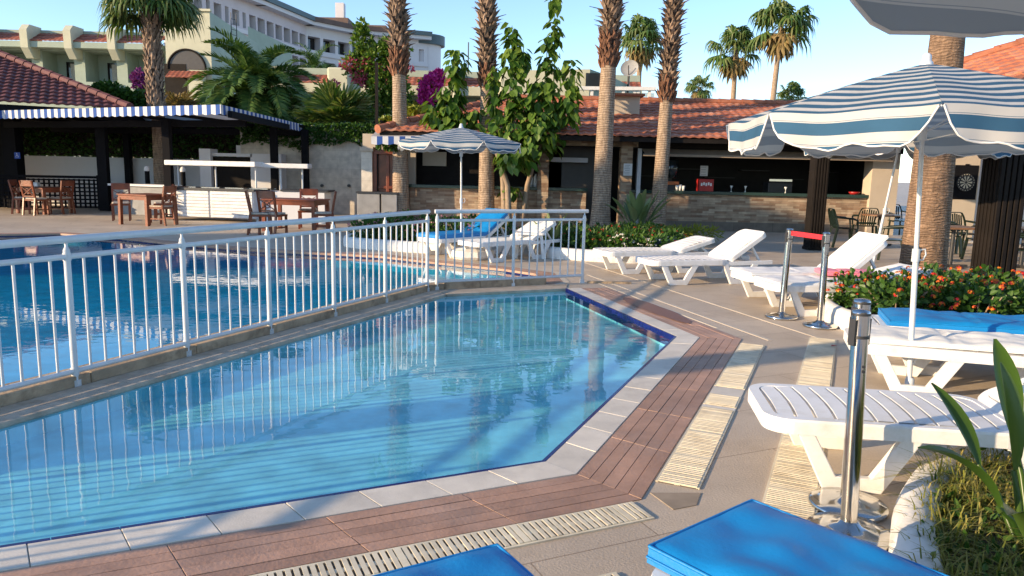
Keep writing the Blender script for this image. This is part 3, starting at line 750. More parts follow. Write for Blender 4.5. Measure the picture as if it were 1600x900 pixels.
for k, px in enumerate((1143, 1165, 1228)):
    m = MB(); m.lathe([(0, 0), (.03, 0), (.008, .02), (.008, .09), (.045, .17), (.04, .17), (.004, .095), (0, .095)], n=12)
    o = m.build('drinking_glass', PAPER); o.location = (dp(px, 290, BY+.15).x, BY+.15, 1.11)
    tag(o, ('stemmed glass on the bar counter just right of the red box', 'middle stemmed glass on the dark bar counter', 'stemmed glass on the counter just left of the fluted post')[k], 'glass', 'glasses on the bar')
t = thing('coffee_machine', 'dark espresso machine at the right end inside the bar', 'machine', (dp(1215, 285, BY+.9).x, BY+.9, 1.0))
m = MB(); m.box((0, 0, .2), (.7, .5, .4)); m.build('body', DARKMETAL, t, bevel=.02)
m = MB(); m.box((0, -.2, .46), (.66, .1, .06)); m.build('cup_rail', CHROME, t)
# striped awning over the door, red-brown door, pale pier
def striped_panel(mb, a, b, drop, depth=(0, 0, 0), n=24, scal=.03, per=.3):
    a = Vector(a); b = Vector(b); L = (b-a).length; k = max(2, int(L/.05))
    for i in range(k):
        t0, t1 = i/k, (i+1)/k; p, q = lerp(a, b, t0), lerp(a, b, t1)
        s0 = scal*abs(sin(pi*t0*L/per)); s1 = scal*abs(sin(pi*t1*L/per))
        mb.face([p, q, q+Vector((0, 0, -drop-s1)), p+Vector((0, 0, -drop-s0))], 0, [(0, t0*L), (0, t1*L), (0, t1*L), (0, t0*L)])
t = thing('door_awning', 'short blue and white striped awning over the brown door', 'awning', (0, 0, 0))
a = dp(580, 213, 19.9); b = dp(668, 213, 19.9)
m = MB(); striped_panel(m, a, b, .19); m.build('valance', AWNCLOTH, t)
m = MB(); m.face([a+Vector((0, .01, .0)), b+Vector((0, .01, .0)), b+Vector((0, 1.0, .25)), a+Vector((0, 1.0, .25))]); m.build('roof_sheet', AWNROOF, t)
m = MB(); pp = dp(586, 260, 20.6)
for z0, z1 in ((0, 4.4),): m.box((pp.x, 20.9, (z0+z1)/2), (.075, .075, z1-z0))
tag(m.build('post', DARKWOOD), 'thin dark brown post beside the brown door rising over the awning', 'post')
t = thing('door', 'red brown panelled wooden door with carved frame beside the bar', 'door', (dp(607, 300, BY).x, BY-.06, 0))
m = MB(); m.box((0, 0, .98), (.62, .05, 1.95)); m.build('leaf', DOORW, t)
m = MB()
for sx in (-.36, .36): m.box((sx, -.03, 1.02), (.12, .12, 2.04))
m.box((0, -.03, 1.99), (.84, .13, .12)); m.box((0, -.035, .98), (.09, .05, 1.9)); m.box((0, -.035, 1.02), (.6, .045, .08))
m.build('frame', REDWOOD, t, bevel=.01)
t = thing('pier', 'pale plastered pier with sunlit cap beside the brown door', 'pier', (dp(576, 300, BY).x, BY-.05, 0))
m = MB(); m.box((0, 0, 1.0), (.3, .4, 2.0)); m.build('shaft', TRAV, t); m = MB(); m.box((0, 0, 2.06), (.38, .48, .12)); m.build('cap', BEIGEWALL, t, bevel=.01)
m = MB(); a = dp(600, 240, BY+.25); m.box((a.x+.15, BY+.3, 1.2), (1.5, .12, 2.6)); tag(m.build('side_wall', BEIGEWALL), 'plain beige wall around the brown door under the awning', 'wall')
# grey cabinets in front of the pale wall
for k, (p0, p1, ct) in enumerate(((557, 594, 302), (595, 621, 303))):
    Y = 20.4 - k*.1; a, b = dp(p0, ct, Y), dp(p1, ct, Y)
    t = thing('cabinet', ('grey cabinet with dark top at the foot of the pale wall', 'narrow pale grey cabinet in front of the brown door')[k], 'cabinet', ((a.x+b.x)/2, Y+.25, 0))
    h = a.z; w_ = b.x-a.x-.03
    m = MB(); m.box((0, 0, h/2), (w_, .5, h)); m.build('body', GREYBOX, t, bevel=.01)
    m = MB(); m.box((0, 0, h+.025), (w_+.05, .56, .05)); m.build('top', DARKMETAL, t)
# pale travertine wall with ivy
t = thing('garden_wall', 'pale travertine tiled wall behind the buffet, topped by ivy', 'wall', (0, 0, 0))
m = MB(); m.box((-6.55, 24.9, 1.45), (5.0, .3, 2.9)); m.build('wall', TRAV, t)
m = MB(); m.box((-13.5, 26.6, .86), (9.6, .3, 1.72)); m.box((-9.1, 25.7, 1.1), (.3, 1.6, 2.2)); m.build('return_wall', WALLWHITE, t)
for k, (px, py) in enumerate(((503, 290), (545, 290))):
    p = dp(px, py, 24.7); m = MB(); m.tube([(p.x, 24.76, p.z), (p.x, 24.66, p.z)], .05, 10)
    m.build('pipe_outlet', DARKMETAL, t)

# ------------------------------------------------------------------ right: gazebo, dartboard wall
WY = 19.0
t = thing('white_wall', 'white rendered wall carrying the dartboard behind the green tables', 'wall', (0, 0, 0))
m = MB()
P, d_, n_ = facade(m, (x_r-.1, WY), (20, WY), 0, 3.2, [(3.52, 5.6, 1.02, 1.95)], .12, 0, 0, 1)
m.build('wall', [WALLWHITE, INTER], t)
m = MB(); m.box((x_r+.55, WY-.03, 1.2), (.9, .05, 2.3)); m.build('plaster_panel', BEIGEWALL, t, bevel=.01)
p = dp(1508.5, 285, WY-.06)
t = thing('dartboard', 'dartboard with cream segments on a black backboard on the white wall', 'dartboard', (p.x, WY-.04, p.z))
m = MB(); m.box((0, 0, 0), (.6, .05, .86)); m.box((0, -.005, .445), (.1, .06, .03)); m.build('backboard', BLACKW, t, bevel=.005)
m = MB(); m.tube([(0, -.022, 0), (0, -.05, 0)], .225, 32); m.build('board', RINGM, t)
m = MB()
for k in range(20):
    a0, a1 = 2*pi*(k-.5)/20, 2*pi*(k+.5)/20
    if k % 2 == 0: m.face([(r_*cos(a), -.0515, r_*sin(a)) for r_, a in ((.03, a0), (.155, a0), (.155, a1), (.03, a1))])
    m.face([(r_*cos(a), -.0515, r_*sin(a)) for r_, a in ((.192, a0+.1), (.208, a0+.1), (.208, a1-.1), (.192, a1-.1))])
m.build('segments', CHALK, t)
def fluted_post(name, label, base, top, w, cat='post'):
    t = thing(name, label, cat, base)
    m = MB(); n = 5
    m.box((0, 0, top/2), (w*.9, w*.9, top))
    for s in range(4):
        Mx = Matrix.Rotation(s*pi/2, 4, 'Z')
        for i in range(n):
            c = Mx @ Vector((-w/2+w*(i+.5)/n, -w*.46, top/2)); m.box(c, (w/n*.72, w*.14, top) if s % 2 == 0 else (w*.14, w/n*.72, top))
    m.build('shaft', DARKWOOD, t, bevel=.008)
    m = MB(); m.box((0, 0, .03), (w*1.12, w*1.12, .06)); m.build('base', DARKWOOD, t)
fluted_post('gazebo_post', 'narrow dark fluted timber post behind the two far stanchions', (6.5, 16.0, 0), 3.0, .3)
fluted_post('gazebo_post', 'thick dark fluted timber post in front of the green tables, right of the palm', (7.25, 11.1, 0), 3.0, .42)
t = thing('gazebo_roof', 'orange tiled hip roof at the right edge above the big umbrella', 'roof', (0, 0, 0))
A, B, Cn, Dn, AP = Vector((5.9, 16.9, 2.75)), Vector((6.7, 10.4, 2.75)), Vector((19, 10.4, 2.75)), Vector((19, 16.9, 2.75)), Vector((12.6, 14.2, 5.15))
m = MB(); tile_roof(m, A, B, AP, AP); tile_roof(m, B, Cn, AP, AP); tile_roof(m, Cn, Dn, AP, AP, sub=3); tile_roof(m, Dn, A, AP, AP, sub=3); m.build('tiles', TILE_OR, t)
m = MB()
for q in (A, B, Cn, Dn): ridge_caps(m, q+Vector((0, 0, .04)), AP+Vector((0, 0, .04)))
m.build('hip_caps', ORANGETILE_P, t)
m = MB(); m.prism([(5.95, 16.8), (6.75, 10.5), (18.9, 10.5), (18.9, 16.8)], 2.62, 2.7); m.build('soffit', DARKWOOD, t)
# ------------------------------------------------------------------ left: restaurant roof, pavilion, buffet
t = thing('restaurant', 'open restaurant with maroon tiled hip roof at the left edge', 'building', (0, 0, 0))
E1 = dp(203, 170, 23.5); E0 = dp(-260, 158, 20.5); E0 = E1 + (E0-E1).normalized()*13.5 + Vector((0, -1.2, 0)); 
E0.z = E1.z = (E1.z)
E2 = E1 + Vector((-3, 9, 0)); AP0 = dp(-60, 62, 27.5); 
apx = lerp(E1, AP0, 1.0)
fd = (E1-E0).normalized()
m = MB(); tile_roof(m, E0, E1, apx - fd*8.5, apx, tl=.42, amp=.03, lip=.05); tile_roof(m, E1, E2, apx, apx + (E2-E1)*.2, tl=.42); rf = m.build('roof', TILE_MA, t)
m = MB(); ridge_caps(m, E1+Vector((0, 0, .05)), apx+Vector((0, 0, .05)), .13, .5); m.build('hip_caps', MAROON_P, rf)
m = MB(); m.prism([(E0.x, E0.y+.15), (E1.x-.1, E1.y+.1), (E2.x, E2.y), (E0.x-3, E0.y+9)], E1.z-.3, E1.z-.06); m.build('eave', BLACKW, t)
for k, (px, wd) in enumerate(((22, .95), (-40, .7))):
    p = dp(px, 330, 24.2); m = MB(); m.box((p.x, 24.4, 1.5), (wd*.45, .4, 3.0)); m.build('column', BLACKW, t)
m = MB(); p = dp(2, 330, 24.5); m.box((p.x-.2, 24.9, 1.5), (.6, .3, 3.0)); m.build('side_panel', DARKWOOD, t)
p = dp(26.5, 243, 24.15)
s = thing('access_sign', 'small blue wheelchair access sign on the dark column', 'sign', (p.x, 24.17, p.z))
m = MB(); m.box((0, 0, 0), (.18, .02, .2)); m.build('plate', SIGNBLUE, s)
m = MB(); m.tube([(-.01, -.012, .062), (-.01, -.016, .062)], .017, 10)
m.bar((-.01, -.014, .04), (-.01, -.014, -.01), .004, .016, (0, 0, 1)); m.bar((-.01, -.014, -.01), (.03, -.014, -.012), .004, .014); m.bar((.03, -.014, -.012), (.045, -.014, -.055), .004, .012, (1, 0, 0)); m.bar((-.01, -.014, .02), (.03, -.014, .018), .004, .01)
pr = None
for k in range(14):
    a = R(100+k*18); q = Vector((-.005+.04*cos(a), -.014, -.03+.04*sin(a)))
    if pr is not None: m.bar(pr, q, .004, .01, (0, 1, 0))
    pr = q
m.build('wheelchair_symbol', PAPER, s)
# pavilion
pav = thing('pavilion', 'dark framed flat pavilion with blue and white striped scalloped valance over the buffet', 'pavilion', (0, 0, 0))
ZT = 2.95
PF0, PF1, PB1, PB0 = Vector((-16.2, 22.5, ZT)), Vector((-7.08, 18, ZT)), Vector((-7.0, 26.6, ZT-.06)), Vector((-16.2, 28.5, ZT))
PF1.x = dp(345, 175, 18).x; PB1.x = dp(500, 210, 26.6).x
m = MB(); striped_panel(m, PF0, PF1, .21); m.build('front_valance', AWNCLOTH, pav)
m = MB(); striped_panel(m, PF1, PB1, .21); m.build('side_valance', AWNCLOTH, pav)
m = MB(); cx = (PF0+PF1+PB0+PB1)/4 + Vector((0, 0, .35)); q = Vector((0, 0, .0))
for a, b in ((PF0, PF1), (PF1, PB1), (PB1, PB0), (PB0, PF0)): m.face([a+q, b+q, cx])
m.build('roof_sheet', AWNROOF, pav)
m = MB()
posts = [dp(164, 300, 23.5), dp(203, 300, 26.2), dp(265, 300, 20.9), dp(430, 300, 23.6), dp(478, 300, 24.3)]
for q in posts: m = MB(); m.box((q.x, q.y, ZT/2-.1), (.2 if q is not posts[0] else .3, .2, ZT-.25)); m.build('post', BLACKW, pav)
m = MB(); zb = ZT-.3
m.bar((PF0.x, PF0.y+1.4, zb), (PF1.x-.2, PF1.y+2.2, zb), .1, .18); m.bar((PF1.x+.1, PF1.y+.3, zb+.1), (PB1.x-.15, PB1.y, zb+.08), .1, .16)
m.bar((PF0.x, 26.3, zb-.02), (PB1.x, 24.4, zb-.02), .1, .18)
m.build('beam', BLACKW, pav)
for k in range(6):
    f = (k+.4)/6; a = lerp(PF0, PF1, f); m = MB(); m.bar(a+Vector((0, .05, -.08)), a+Vector((1.2, 7.0, -.12)), .06, .09); m.build('rafter', BLACKW, pav)
# buffet counter
bf = thing('buffet_counter', 'white slatted buffet counter with dark top under the pavilion', 'counter', (0, 0, 0))
b0, b1 = gp(262, 343), gp(397, 348); dd = (b1-b0).normalized(); nn = Vector((dd.y, -dd.x, 0)); LB = (b1-b0).length
def barbox(mb, u0, u1, k0, k1, z0, z1):
    pts = [b0+dd*u0-nn*k0, b0+dd*u1-nn*k0, b0+dd*u1-nn*k1, b0+dd*u0-nn*k1]; mb.prism([(p_.x, p_.y) for p_ in pts], z0, z1)
m = MB(); barbox(m, 0, LB, 0.02, .8, .1, .84); m.build('body', WALLWHITE, bf)
for half in (0, 1):
    m = MB(); h0, h1 = half*LB/2+.03, (half+1)*LB/2-.03
    for k in range(8): barbox(m, h0, h1, -.015, .02, .11+k*.09, .11+k*.09+.08)
    m.build('shutter_front', WHITEP, bf, bevel=.006)
m = MB(); barbox(m, -.06, LB+.05, -.05, .85, .84, .9); m.build('top', DARKMETAL, bf)
m = MB()
for k in range(4): barbox(m, .25+k*.72, .8+k*.72, .15, .65, .9, .925)
m.build('food_pans', CHROME, bf)
c0 = dp(398, 300, 20.3); c1 = dp(506, 300, 20.3)
m = MB(); m.box(((c0.x+c1.x)/2, 20.75, .43), (c1.x-c0.x, .8, .86)); m.build('side_body', WALLWHITE, bf)
m = MB(); m.box(((c0.x+c1.x)/2+.4, 20.75, .885), (c1.x-c0.x-.6, .86, .05)); m.build('side_top', DARKMETAL, bf)
sg = thing('sneeze_guard', 'white overhead shelf on slim steel posts above the buffet counter', 'shelf', (0, 0, 0))
m = MB(); barbox(m, -.1, LB+.02, .1, .6, 1.5, 1.64); m.box(((c0.x+c1.x)/2-.25, 20.8, 1.55), (c1.x-c0.x-.5, .4, .13)); m.build('shelf', WHITEP, sg, bevel=.02)
for u in (.15, LB*.5, LB-.1):
    m = MB(); q = b0+dd*u-nn*.35; m.tube([(q.x, q.y, .9), (q.x, q.y, 1.5)], .025, 8); m.build('post', ALU, sg)
for f in (.3, .62): m = MB(); q = lerp(c0, c1, f); m.tube([(q.x, 20.8, .86), (q.x, 20.8, 1.5)], .025, 8); m.build('post', ALU, sg)
# plastered barbecue hutch
t = thing('barbecue_hutch', 'dark wooden barbecue hutch between grey plastered piers behind the buffet', 'barbecue', (0, 0, 0))
a, b = dp(330, 250, 24.2), dp(392, 250, 24.2)
m = MB(); m.box(((a.x+b.x)/2, 24.4, .9), (b.x-a.x, .4, 1.8)); m.build('doors', DARKWOOD, t)
m = MB(); m.box((a.x-.12, 24.3, 1.02), (.36, .6, 2.05)); m.build('pier', WALLWHITE, t)
m = MB(); m.box((b.x+.5, 24.4, .98), (1.0, .5, 1.9)); m.build('pier', WALLWHITE, t)
m = MB(); m.box(((a.x+b.x)/2, 24.4, 1.87), (b.x-a.x+.1, .5, .1)); m.build('lintel', WALLWHITE, t)
# low bar left of the buffet
t = thing('side_counter', 'grey panelled side counter with pale top behind the left dining table', 'counter', (0, 0, 0))
a, b = dp(178, 300, 22.6), dp(262, 300, 21.8)
m = MB(); m.bar((a.x, 22.9, .42), (b.x, 22.3, .42), .5, .84); m.build('body', GREYBOX, t)
m = MB(); m.bar((a.x-.1, 22.92, .88), (b.x, 22.28, .88), .62, .06); m.build('top', WALLWHITE, t)
# dark lattice screen
t = thing('lattice_screen', 'black wooden lattice screen in the shade at the left', 'screen', (0, 0, 0))
la, lb = Vector((-17, 23.3, 0)), Vector((-13.6, 24.4, 0)); ld = (lb-la); LL = ld.length; ld.normalize()
m = MB()
n_ = int(LL/.14)
for k in range(n_+1):
    q = la+ld*(k*LL/n_); m.box((q.x, q.y, .52), (.05, .03, .94))
for k in range(8): m.bar(la+Vector((0, 0, .08+k*.125)), lb+Vector((0, 0, .08+k*.125)), .03, .05)
m.build('lattice', BLACKW, t)
m = MB(); m.bar(la+Vector((0, 0, 1.05)), lb+Vector((0, 0, 1.05)), .07, .08); m.build('top_rail', BLACKW, t)
for q in (la, lb): m = MB(); m.box((q.x, q.y, .56), (.1, .1, 1.12)); m.build('post', BLACKW, t)

# ------------------------------------------------------------------ cream low-rise hotel (left)
h = thing('cream_hotel', 'cream two storey hotel wing with tiled mansards and balconies, upper left', 'building', (0, 0, 0))
HY = 50.0
zt, zroofb, zs, zbal, zsill = dp(130, 49, HY).z, dp(130, 69, HY).z, dp(130, 78, HY).z, dp(130, 131, HY).z, dp(130, 93, HY).z
xL, xR = -45.0, dp(262, 60, HY).x
finx = [dp(px, 60, HY-1.2).x for px in (-100, -31, 37, 105, 173)]
wz0, wz1 = zbal, zsill
ops = []
bays = [(finx[i]+.35, finx[i+1]-.35) for i in range(4)] + [(finx[4]+.35, finx[4]+2.85)]
m = MB()
wall_ops = [(a-xL, b-xL, zbal+.1, zs-.1) for a, b in bays]
P, d_, n_ = facade(m, (xL, HY), (xR, HY), 0, zs, wall_ops, 1.6, 0, 0, 0)
m.build('wall', SAGE, h)
for (a, b) in bays:
    m = MB(); rbox(m, P, a-xL+.75, b-xL-.05, zbal+.12, zsill, 1.45, 1.58); w_ = m.build('window', GLASSD, h)
    m = MB(); rbox(m, P, a-xL+1.0, a-xL+1.75, zbal+.15, zsill-.1, 1.40, 1.44); m.build('curtain', CURTAIN, w_)
    m = MB(); rbox(m, P, a-xL+.72, a-xL+.8, zbal+.12, zsill, 1.38, 1.5); rbox(m, P, (a+b)/2-xL+.3, (a+b)/2-xL+.4, zbal+.12, zsill, 1.36, 1.5); m.build('frame', DARKWOOD, w_)
    m = MB(); rbox(m, P, a-xL, b-xL, zbal-1.0, zbal+.1, -.35, -.2); m.build('balcony_parapet', SAGE, h)
    m = MB(); tile_roof(m, (a-.15, HY-1.0, zroofb), (b+.15, HY-1.0, zroofb), (a-.15, HY+.2, zt-.15), (b+.15, HY+.2, zt-.15), tw=.3, tl=.4); m.build('mansard', TILE_RD, h)
    m = MB(); m.box(((a+b)/2, HY-.6, (zroofb+zs)/2-.03), (b-a+.3, .8, zroofb-zs)); m.build('fascia', SAGE, h)
for fx in finx:
    m = MB(); prof = [(HY-1.25, zt-.15), (HY-.9, zt+.2), (HY+.3, zt+.2), (HY+.3, zs-.6), (HY-.7, zs-.7), (HY-1.2, zs-.1)]
    for sx in (-.28, .28): pass
    vs = [(fx+sx, y, z) for sx in (-.24, .24) for y, z in prof]; k = len(prof)
    m.raw(vs, [tuple(range(k)), tuple(range(2*k-1, k-1, -1))]+[(i, k+i, k+(i+1) % k, (i+1) % k) for i in range(k)]); m.build('bracket_fin', CREAM, h)
m = MB(); m.box(((xL+xR)/2, HY+.7, zt-.1), (xR-xL, 1.0, .3)); m.build('roof_edge', SAGE, h)
# tall cream block
TX0, TX1 = dp(258, 60, HY-1).x, dp(329, 60, HY-1).x; TZ = dp(300, 17, HY-1).z
m = MB(); m.raw([(TX0, HY-1, 0), (TX1, HY-1, 0), (TX1, HY-1, TZ), (TX0, HY-1, TZ)], [(0, 1, 2, 3)])
bx2, by2 = dp(455, 72, 74).x, 74
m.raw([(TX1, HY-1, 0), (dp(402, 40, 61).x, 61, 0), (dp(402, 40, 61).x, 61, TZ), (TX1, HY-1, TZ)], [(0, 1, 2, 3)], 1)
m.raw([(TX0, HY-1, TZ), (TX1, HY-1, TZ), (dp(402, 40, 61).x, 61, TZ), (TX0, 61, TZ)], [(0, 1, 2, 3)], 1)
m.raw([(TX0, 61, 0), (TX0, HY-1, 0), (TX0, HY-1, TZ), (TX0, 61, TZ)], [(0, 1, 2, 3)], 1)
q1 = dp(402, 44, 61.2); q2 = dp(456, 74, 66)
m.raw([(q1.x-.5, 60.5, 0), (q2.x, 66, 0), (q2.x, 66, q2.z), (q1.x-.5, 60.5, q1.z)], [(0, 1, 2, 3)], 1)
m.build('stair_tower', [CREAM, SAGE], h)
m = MB(); m.box(((TX0+TX1)/2, HY-1, TZ+.05), (TX1-TX0+.2, .3, .14)); m.build('tower_coping', CREAM, h)
# arch window on the tower
ac = dp(292, 108, HY-1.05); ar = (dp(321, 108, HY-1).x-dp(262, 108, HY-1).x)/2
m = MB(); pts = [(ac.x+ar*cos(R(a)), HY-1.06, ac.z+ar*sin(R(a))) for a in range(0, 181, 10)]; m.face(pts); aw = m.build('arch_window', INTERG, h)
m = MB(); m.tube([(ac.x+ar*cos(R(a)), HY-1.08, ac.z+ar*sin(R(a))) for a in range(0, 181, 10)], .07, 6); m.build('arch_frame', DARKWOOD, aw)
m = MB(); a_ = dp(262, 109, HY-1.4); b_ = dp(323, 107, HY-1.4); tile_roof(m, (a_.x, HY-1.8, a_.z-.5), (b_.x, HY-1.8, a_.z-.5), (a_.x, HY-1.02, a_.z), (b_.x, HY-1.02, a_.z), tw=.3); m.build('porch_roof', TILE_RD, h)
m = MB(); a_ = dp(292, 160, HY-1.6); m.box((a_.x+.6, HY-1.3, a_.z), (.9, .5, 3.4)); m.build('porch_fin', CREAM, h)
m = MB(); a_ = dp(275, 130, HY-1.05); m.box((a_.x, HY-1.05, a_.z), (1.4, .06, 2.4)); m.build('porch_door', DARKWOOD, h)
m = MB()
for sx in (0, .45): m.tube([(TX1+.9+sx*.4, HY+.2+sx, TZ-6), (TX1+.9+sx*.4, HY+.2+sx, TZ+.2)], .03, 5)
for k in range(18): m.tube([(TX1+.9, HY+.2, TZ-5.8+k*.33), (TX1+1.08, HY+.65, TZ-5.8+k*.33)], .02, 5)
m.build('roof_ladder', DARKMETAL, h)

# lower sage wing in the middle
s = thing('sage_annex', 'low sage green hotel wing with red tiled mansard behind the bougainvilleas', 'building', (0, 0, 0))
SY = 36.0; sx0, sx1 = dp(380, 120, SY).x, dp(1000, 120, SY).x
zp = dp(600, 109, SY).z; zq = dp(600, 119, SY).z; zr = dp(600, 134, SY).z
m = MB(); sops = []
u = .8
while u < sx1-sx0-3.2: sops.append((u, u+2.6, zr-2.9, zr-.55)); u += 3.4
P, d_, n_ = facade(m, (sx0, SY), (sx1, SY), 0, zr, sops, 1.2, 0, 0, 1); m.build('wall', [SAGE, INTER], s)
for (a, b, c, e) in sops[:8]:
    m = MB(); rbox(m, P, a+.2, b-.2, c+.1, e-.2, 1.05, 1.15); w_ = m.build('window', GLASSD, s)
    m = MB(); rbox(m, P, a+.4, a+1.0, c+.12, e-.22, 1.0, 1.04); m.build('curtain', CURTAIN, w_)
m = MB(); tile_roof(m, (sx0, SY-.9, zr-.05), (sx1, SY-.9, zr-.05), (sx0, SY, zq), (sx1, SY, zq), tw=.28); m.build('mansard', TILE_RD, s)
m = MB(); m.box(((sx0+sx1)/2, SY+.5, (zp+zq)/2), (sx1-sx0, 1.1, zp-zq)); m.build('parapet', SAGE, s)
m = MB(); m.box(((sx0+sx1)/2, SY-.5, zr-.25), (sx1-sx0, .8, .4)); m.build('fascia', CREAM, s)
for px0, px1 in ((424, 450), (511, 546), (706, 716), (780, 800)):
    a, b = dp(px0, 120, SY-1.1).x, dp(px1, 120, SY-1.1).x; z1 = dp(530, 105, SY-1.1).z; z0 = dp(530, 152, SY-1.1).z
    m = MB(); m.box(((a+b)/2, SY-.5, (z0+z1)/2), (b-a, 1.3, z1-z0)); m.build('bracket_fin', CREAM, s, bevel=.1)
# cream block right of the vine with sloping parapet, white pergola beam and dish
g_ = thing('cream_annex', 'cream flat roofed block with sloping parapet behind the bar roof', 'building', (0, 0, 0))
GY = 30.0
a, b, c, e = dp(800, 110, GY), dp(922, 108, GY), dp(960, 116, GY), dp(1022, 138, GY)
m = MB(); m.raw([(a.x, GY, 0), (b.x, GY, 0), (b.x, GY, b.z), (a.x, GY, a.z)], [(0, 1, 2, 3)])
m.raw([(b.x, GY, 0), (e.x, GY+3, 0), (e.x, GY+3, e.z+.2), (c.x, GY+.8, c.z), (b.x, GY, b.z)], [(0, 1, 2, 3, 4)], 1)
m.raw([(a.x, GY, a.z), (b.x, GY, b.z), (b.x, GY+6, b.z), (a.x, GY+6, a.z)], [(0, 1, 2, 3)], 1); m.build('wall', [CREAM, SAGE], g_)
q = dp(930, 127, GY-.05); m = MB(); m.box((q.x, GY+.1, q.z), (.75, .3, .62)); m.build('window', GLASSD, g_)
pg = thing('pergola', 'white timber pergola beam with braces behind the ridge of the bar roof', 'pergola', (0, 0, 0))
PY = 27.5; a, b = dp(895, 138, PY), dp(1024, 139, PY)
m = MB(); m.bar(a, b, .25, .12); m.build('beam', WHITEP, pg)
for px in (925, 974, 1015):
    q = dp(px, 139, PY); m = MB(); m.box((q.x, PY, q.z-2.2), (.1, .1, 4.3)); m.build('post', WHITEP, pg)
    for sx in (-.75, .75): m = MB(); m.bar(q+Vector((0, 0, -.75)), q+Vector((sx*.8, 0, -.05)), .08, .08); m.build('brace', WHITEP, pg)
m = MB()
for k in range(4): m.bar(dp(960, 146+k*3, PY+1), dp(1022, 147+k*3, PY+1), .04, .05)
m.build('louvre', SAGE, pg)
sd_ = thing('satellite_dish', 'white satellite dish on the roof between two palm trunks', 'dish', dp(984, 108, 31.5))
m = MB()
Mx = Matrix.Rotation(R(-20), 4, 'Z') @ Matrix.Rotation(R(68), 4, 'X')
prof = [(.01, 0), (.18, .02), (.33, .06), (.37, .09)]
vs = [Mx @ Vector((r_*cos(2*pi*j/24), r_*sin(2*pi*j/24), z)) for r_, z in prof for j in range(24)]
m.raw(vs, [(i*24+j, i*24+(j+1) % 24, (i+1)*24+(j+1) % 24, (i+1)*24+j) for i in range(3) for j in range(24)], 0, True); m.build('reflector', GREYBOX, sd_)
m = MB(); m.tube([Mx @ Vector((0, -.3, .06)), Mx @ Vector((0, 0, .3))], .02, 6); m.tube([(0, .2, -.1), (0, .3, -1.4)], .05, 8); m.build('arm', DARKMETAL, sd_)

# ------------------------------------------------------------------ big white hotel far behind
H = thing('white_hotel', 'large white curved hotel block with balconies and dark roof edge in the distance', 'building', (0, 0, 0))
pts = [(250, -62, 78), (300, -34, 83), (400, 0, 94), (478, 33, 106), (548, 44, 112), (610, 50, 114), (668, 56, 116)]
PL = []
for px, py, Y in pts:
    q = dp(px, py, Y); PL.append(Vector((q.x, Y, 0)))
ZH = 20.9
rows = [(ZH-3.1, ZH-1.3), (ZH-6.4, ZH-4.5), (ZH-9.7, ZH-7.8), (ZH-13, ZH-11.1)]
winN = [4, 7, 6, 3, 3, 3]
mw = MB(); wins = []
for i in range(len(PL)-1):
    L = (PL[i+1]-PL[i]).length; ops = []
    n_ = winN[i]; wdt = L/n_
    for j in range(n_):
        for r_, (z0, z1) in enumerate(rows):
            small = (i == 5 and j == 2)
            f0, f1 = (.3, .7) if (i < 2 and j % 2) or small else (.1, .9)
            if i >= 4 and not small and i == 5: continue
            ops.append((wdt*(j+f0), wdt*(j+f1), z0, z1))
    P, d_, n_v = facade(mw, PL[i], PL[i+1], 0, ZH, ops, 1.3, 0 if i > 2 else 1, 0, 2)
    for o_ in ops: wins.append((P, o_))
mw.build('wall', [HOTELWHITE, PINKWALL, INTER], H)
for P, (a, b, c, e) in wins[:96]:
    m = MB(); rbox(m, P, a+.15, b-.15-(b-a)*.35, c+.05, e-.2, 1.15, 1.25); m.build('window', GLASSD, H)
for i in range(len(PL)-1):
    m = MB(); P, d_, n_v = facade(MB(), PL[i], PL[i+1], 0, 1, [], 1); L = (PL[i+1]-PL[i]).length
    rbox(m, P, -.3, L+.3, ZH, ZH+.5, -1.3, 2); m.build('eave', HOTELWHITE, H)
    m = MB(); rbox(m, P, -.35, L+.35, ZH+.5, ZH+1.1, -1.6, 2); m.build('roof_edge', HOTELTRIM if i in (0, 1, 2) else HOTELBROWN if i < 5 else HOTELTRIM, H)
    for zz in (ZH-3.6, ZH-6.9, ZH-10.2):
        m = MB(); rbox(m, P, 0, L, zz-.2, zz+.25, -.25, -.01); m.build('string_course', HOTELWHITE, H)
# corner turret, roof huts and chimney
q = PL[-1]; m = MB(); m.tube([(q.x-.6, q.y+2.4, 0), (q.x-.6, q.y+2.4, ZH-.3)], 2.4, 20); m.build('corner_turret', HOTELWHITE, H)
m = MB(); m.tube([(q.x-.6, q.y+2.4, ZH-.4), (q.x-.6, q.y+2.4, ZH+1.0)], 3.0, 20); m.build('turret_roof', HOTELTRIM, H)
q = dp(532, 28, 118); m = MB(); m.box((q.x, 118, q.z), (1.3, 1.3, 4.2)); m.build('chimney', HOTELWHITE, H)
a, b = dp(490, 38, 116), dp(545, 38, 116); m = MB(); m.box(((a.x+b.x)/2, 117, ZH+1.9), (b.x-a.x, 3, 2.2)); m.build('roof_hut', HOTELBROWN, H)
a, b = dp(545, 40, 118), dp(604, 40, 118); m = MB(); m.box(((a.x+b.x)/2, 119, ZH+1.6), (b.x-a.x, 3, 1.6)); m.build('roof_hut', HOTELBROWN, H)
q = dp(732, 66, 60); m = MB(); m.tube([(q.x, 60, 0), (q.x, 60, q.z)], [.09, .05], 6); tag(m.build('flagpole', DARKMETAL), 'thin dark pole standing beyond the vine against the sky', 'pole')

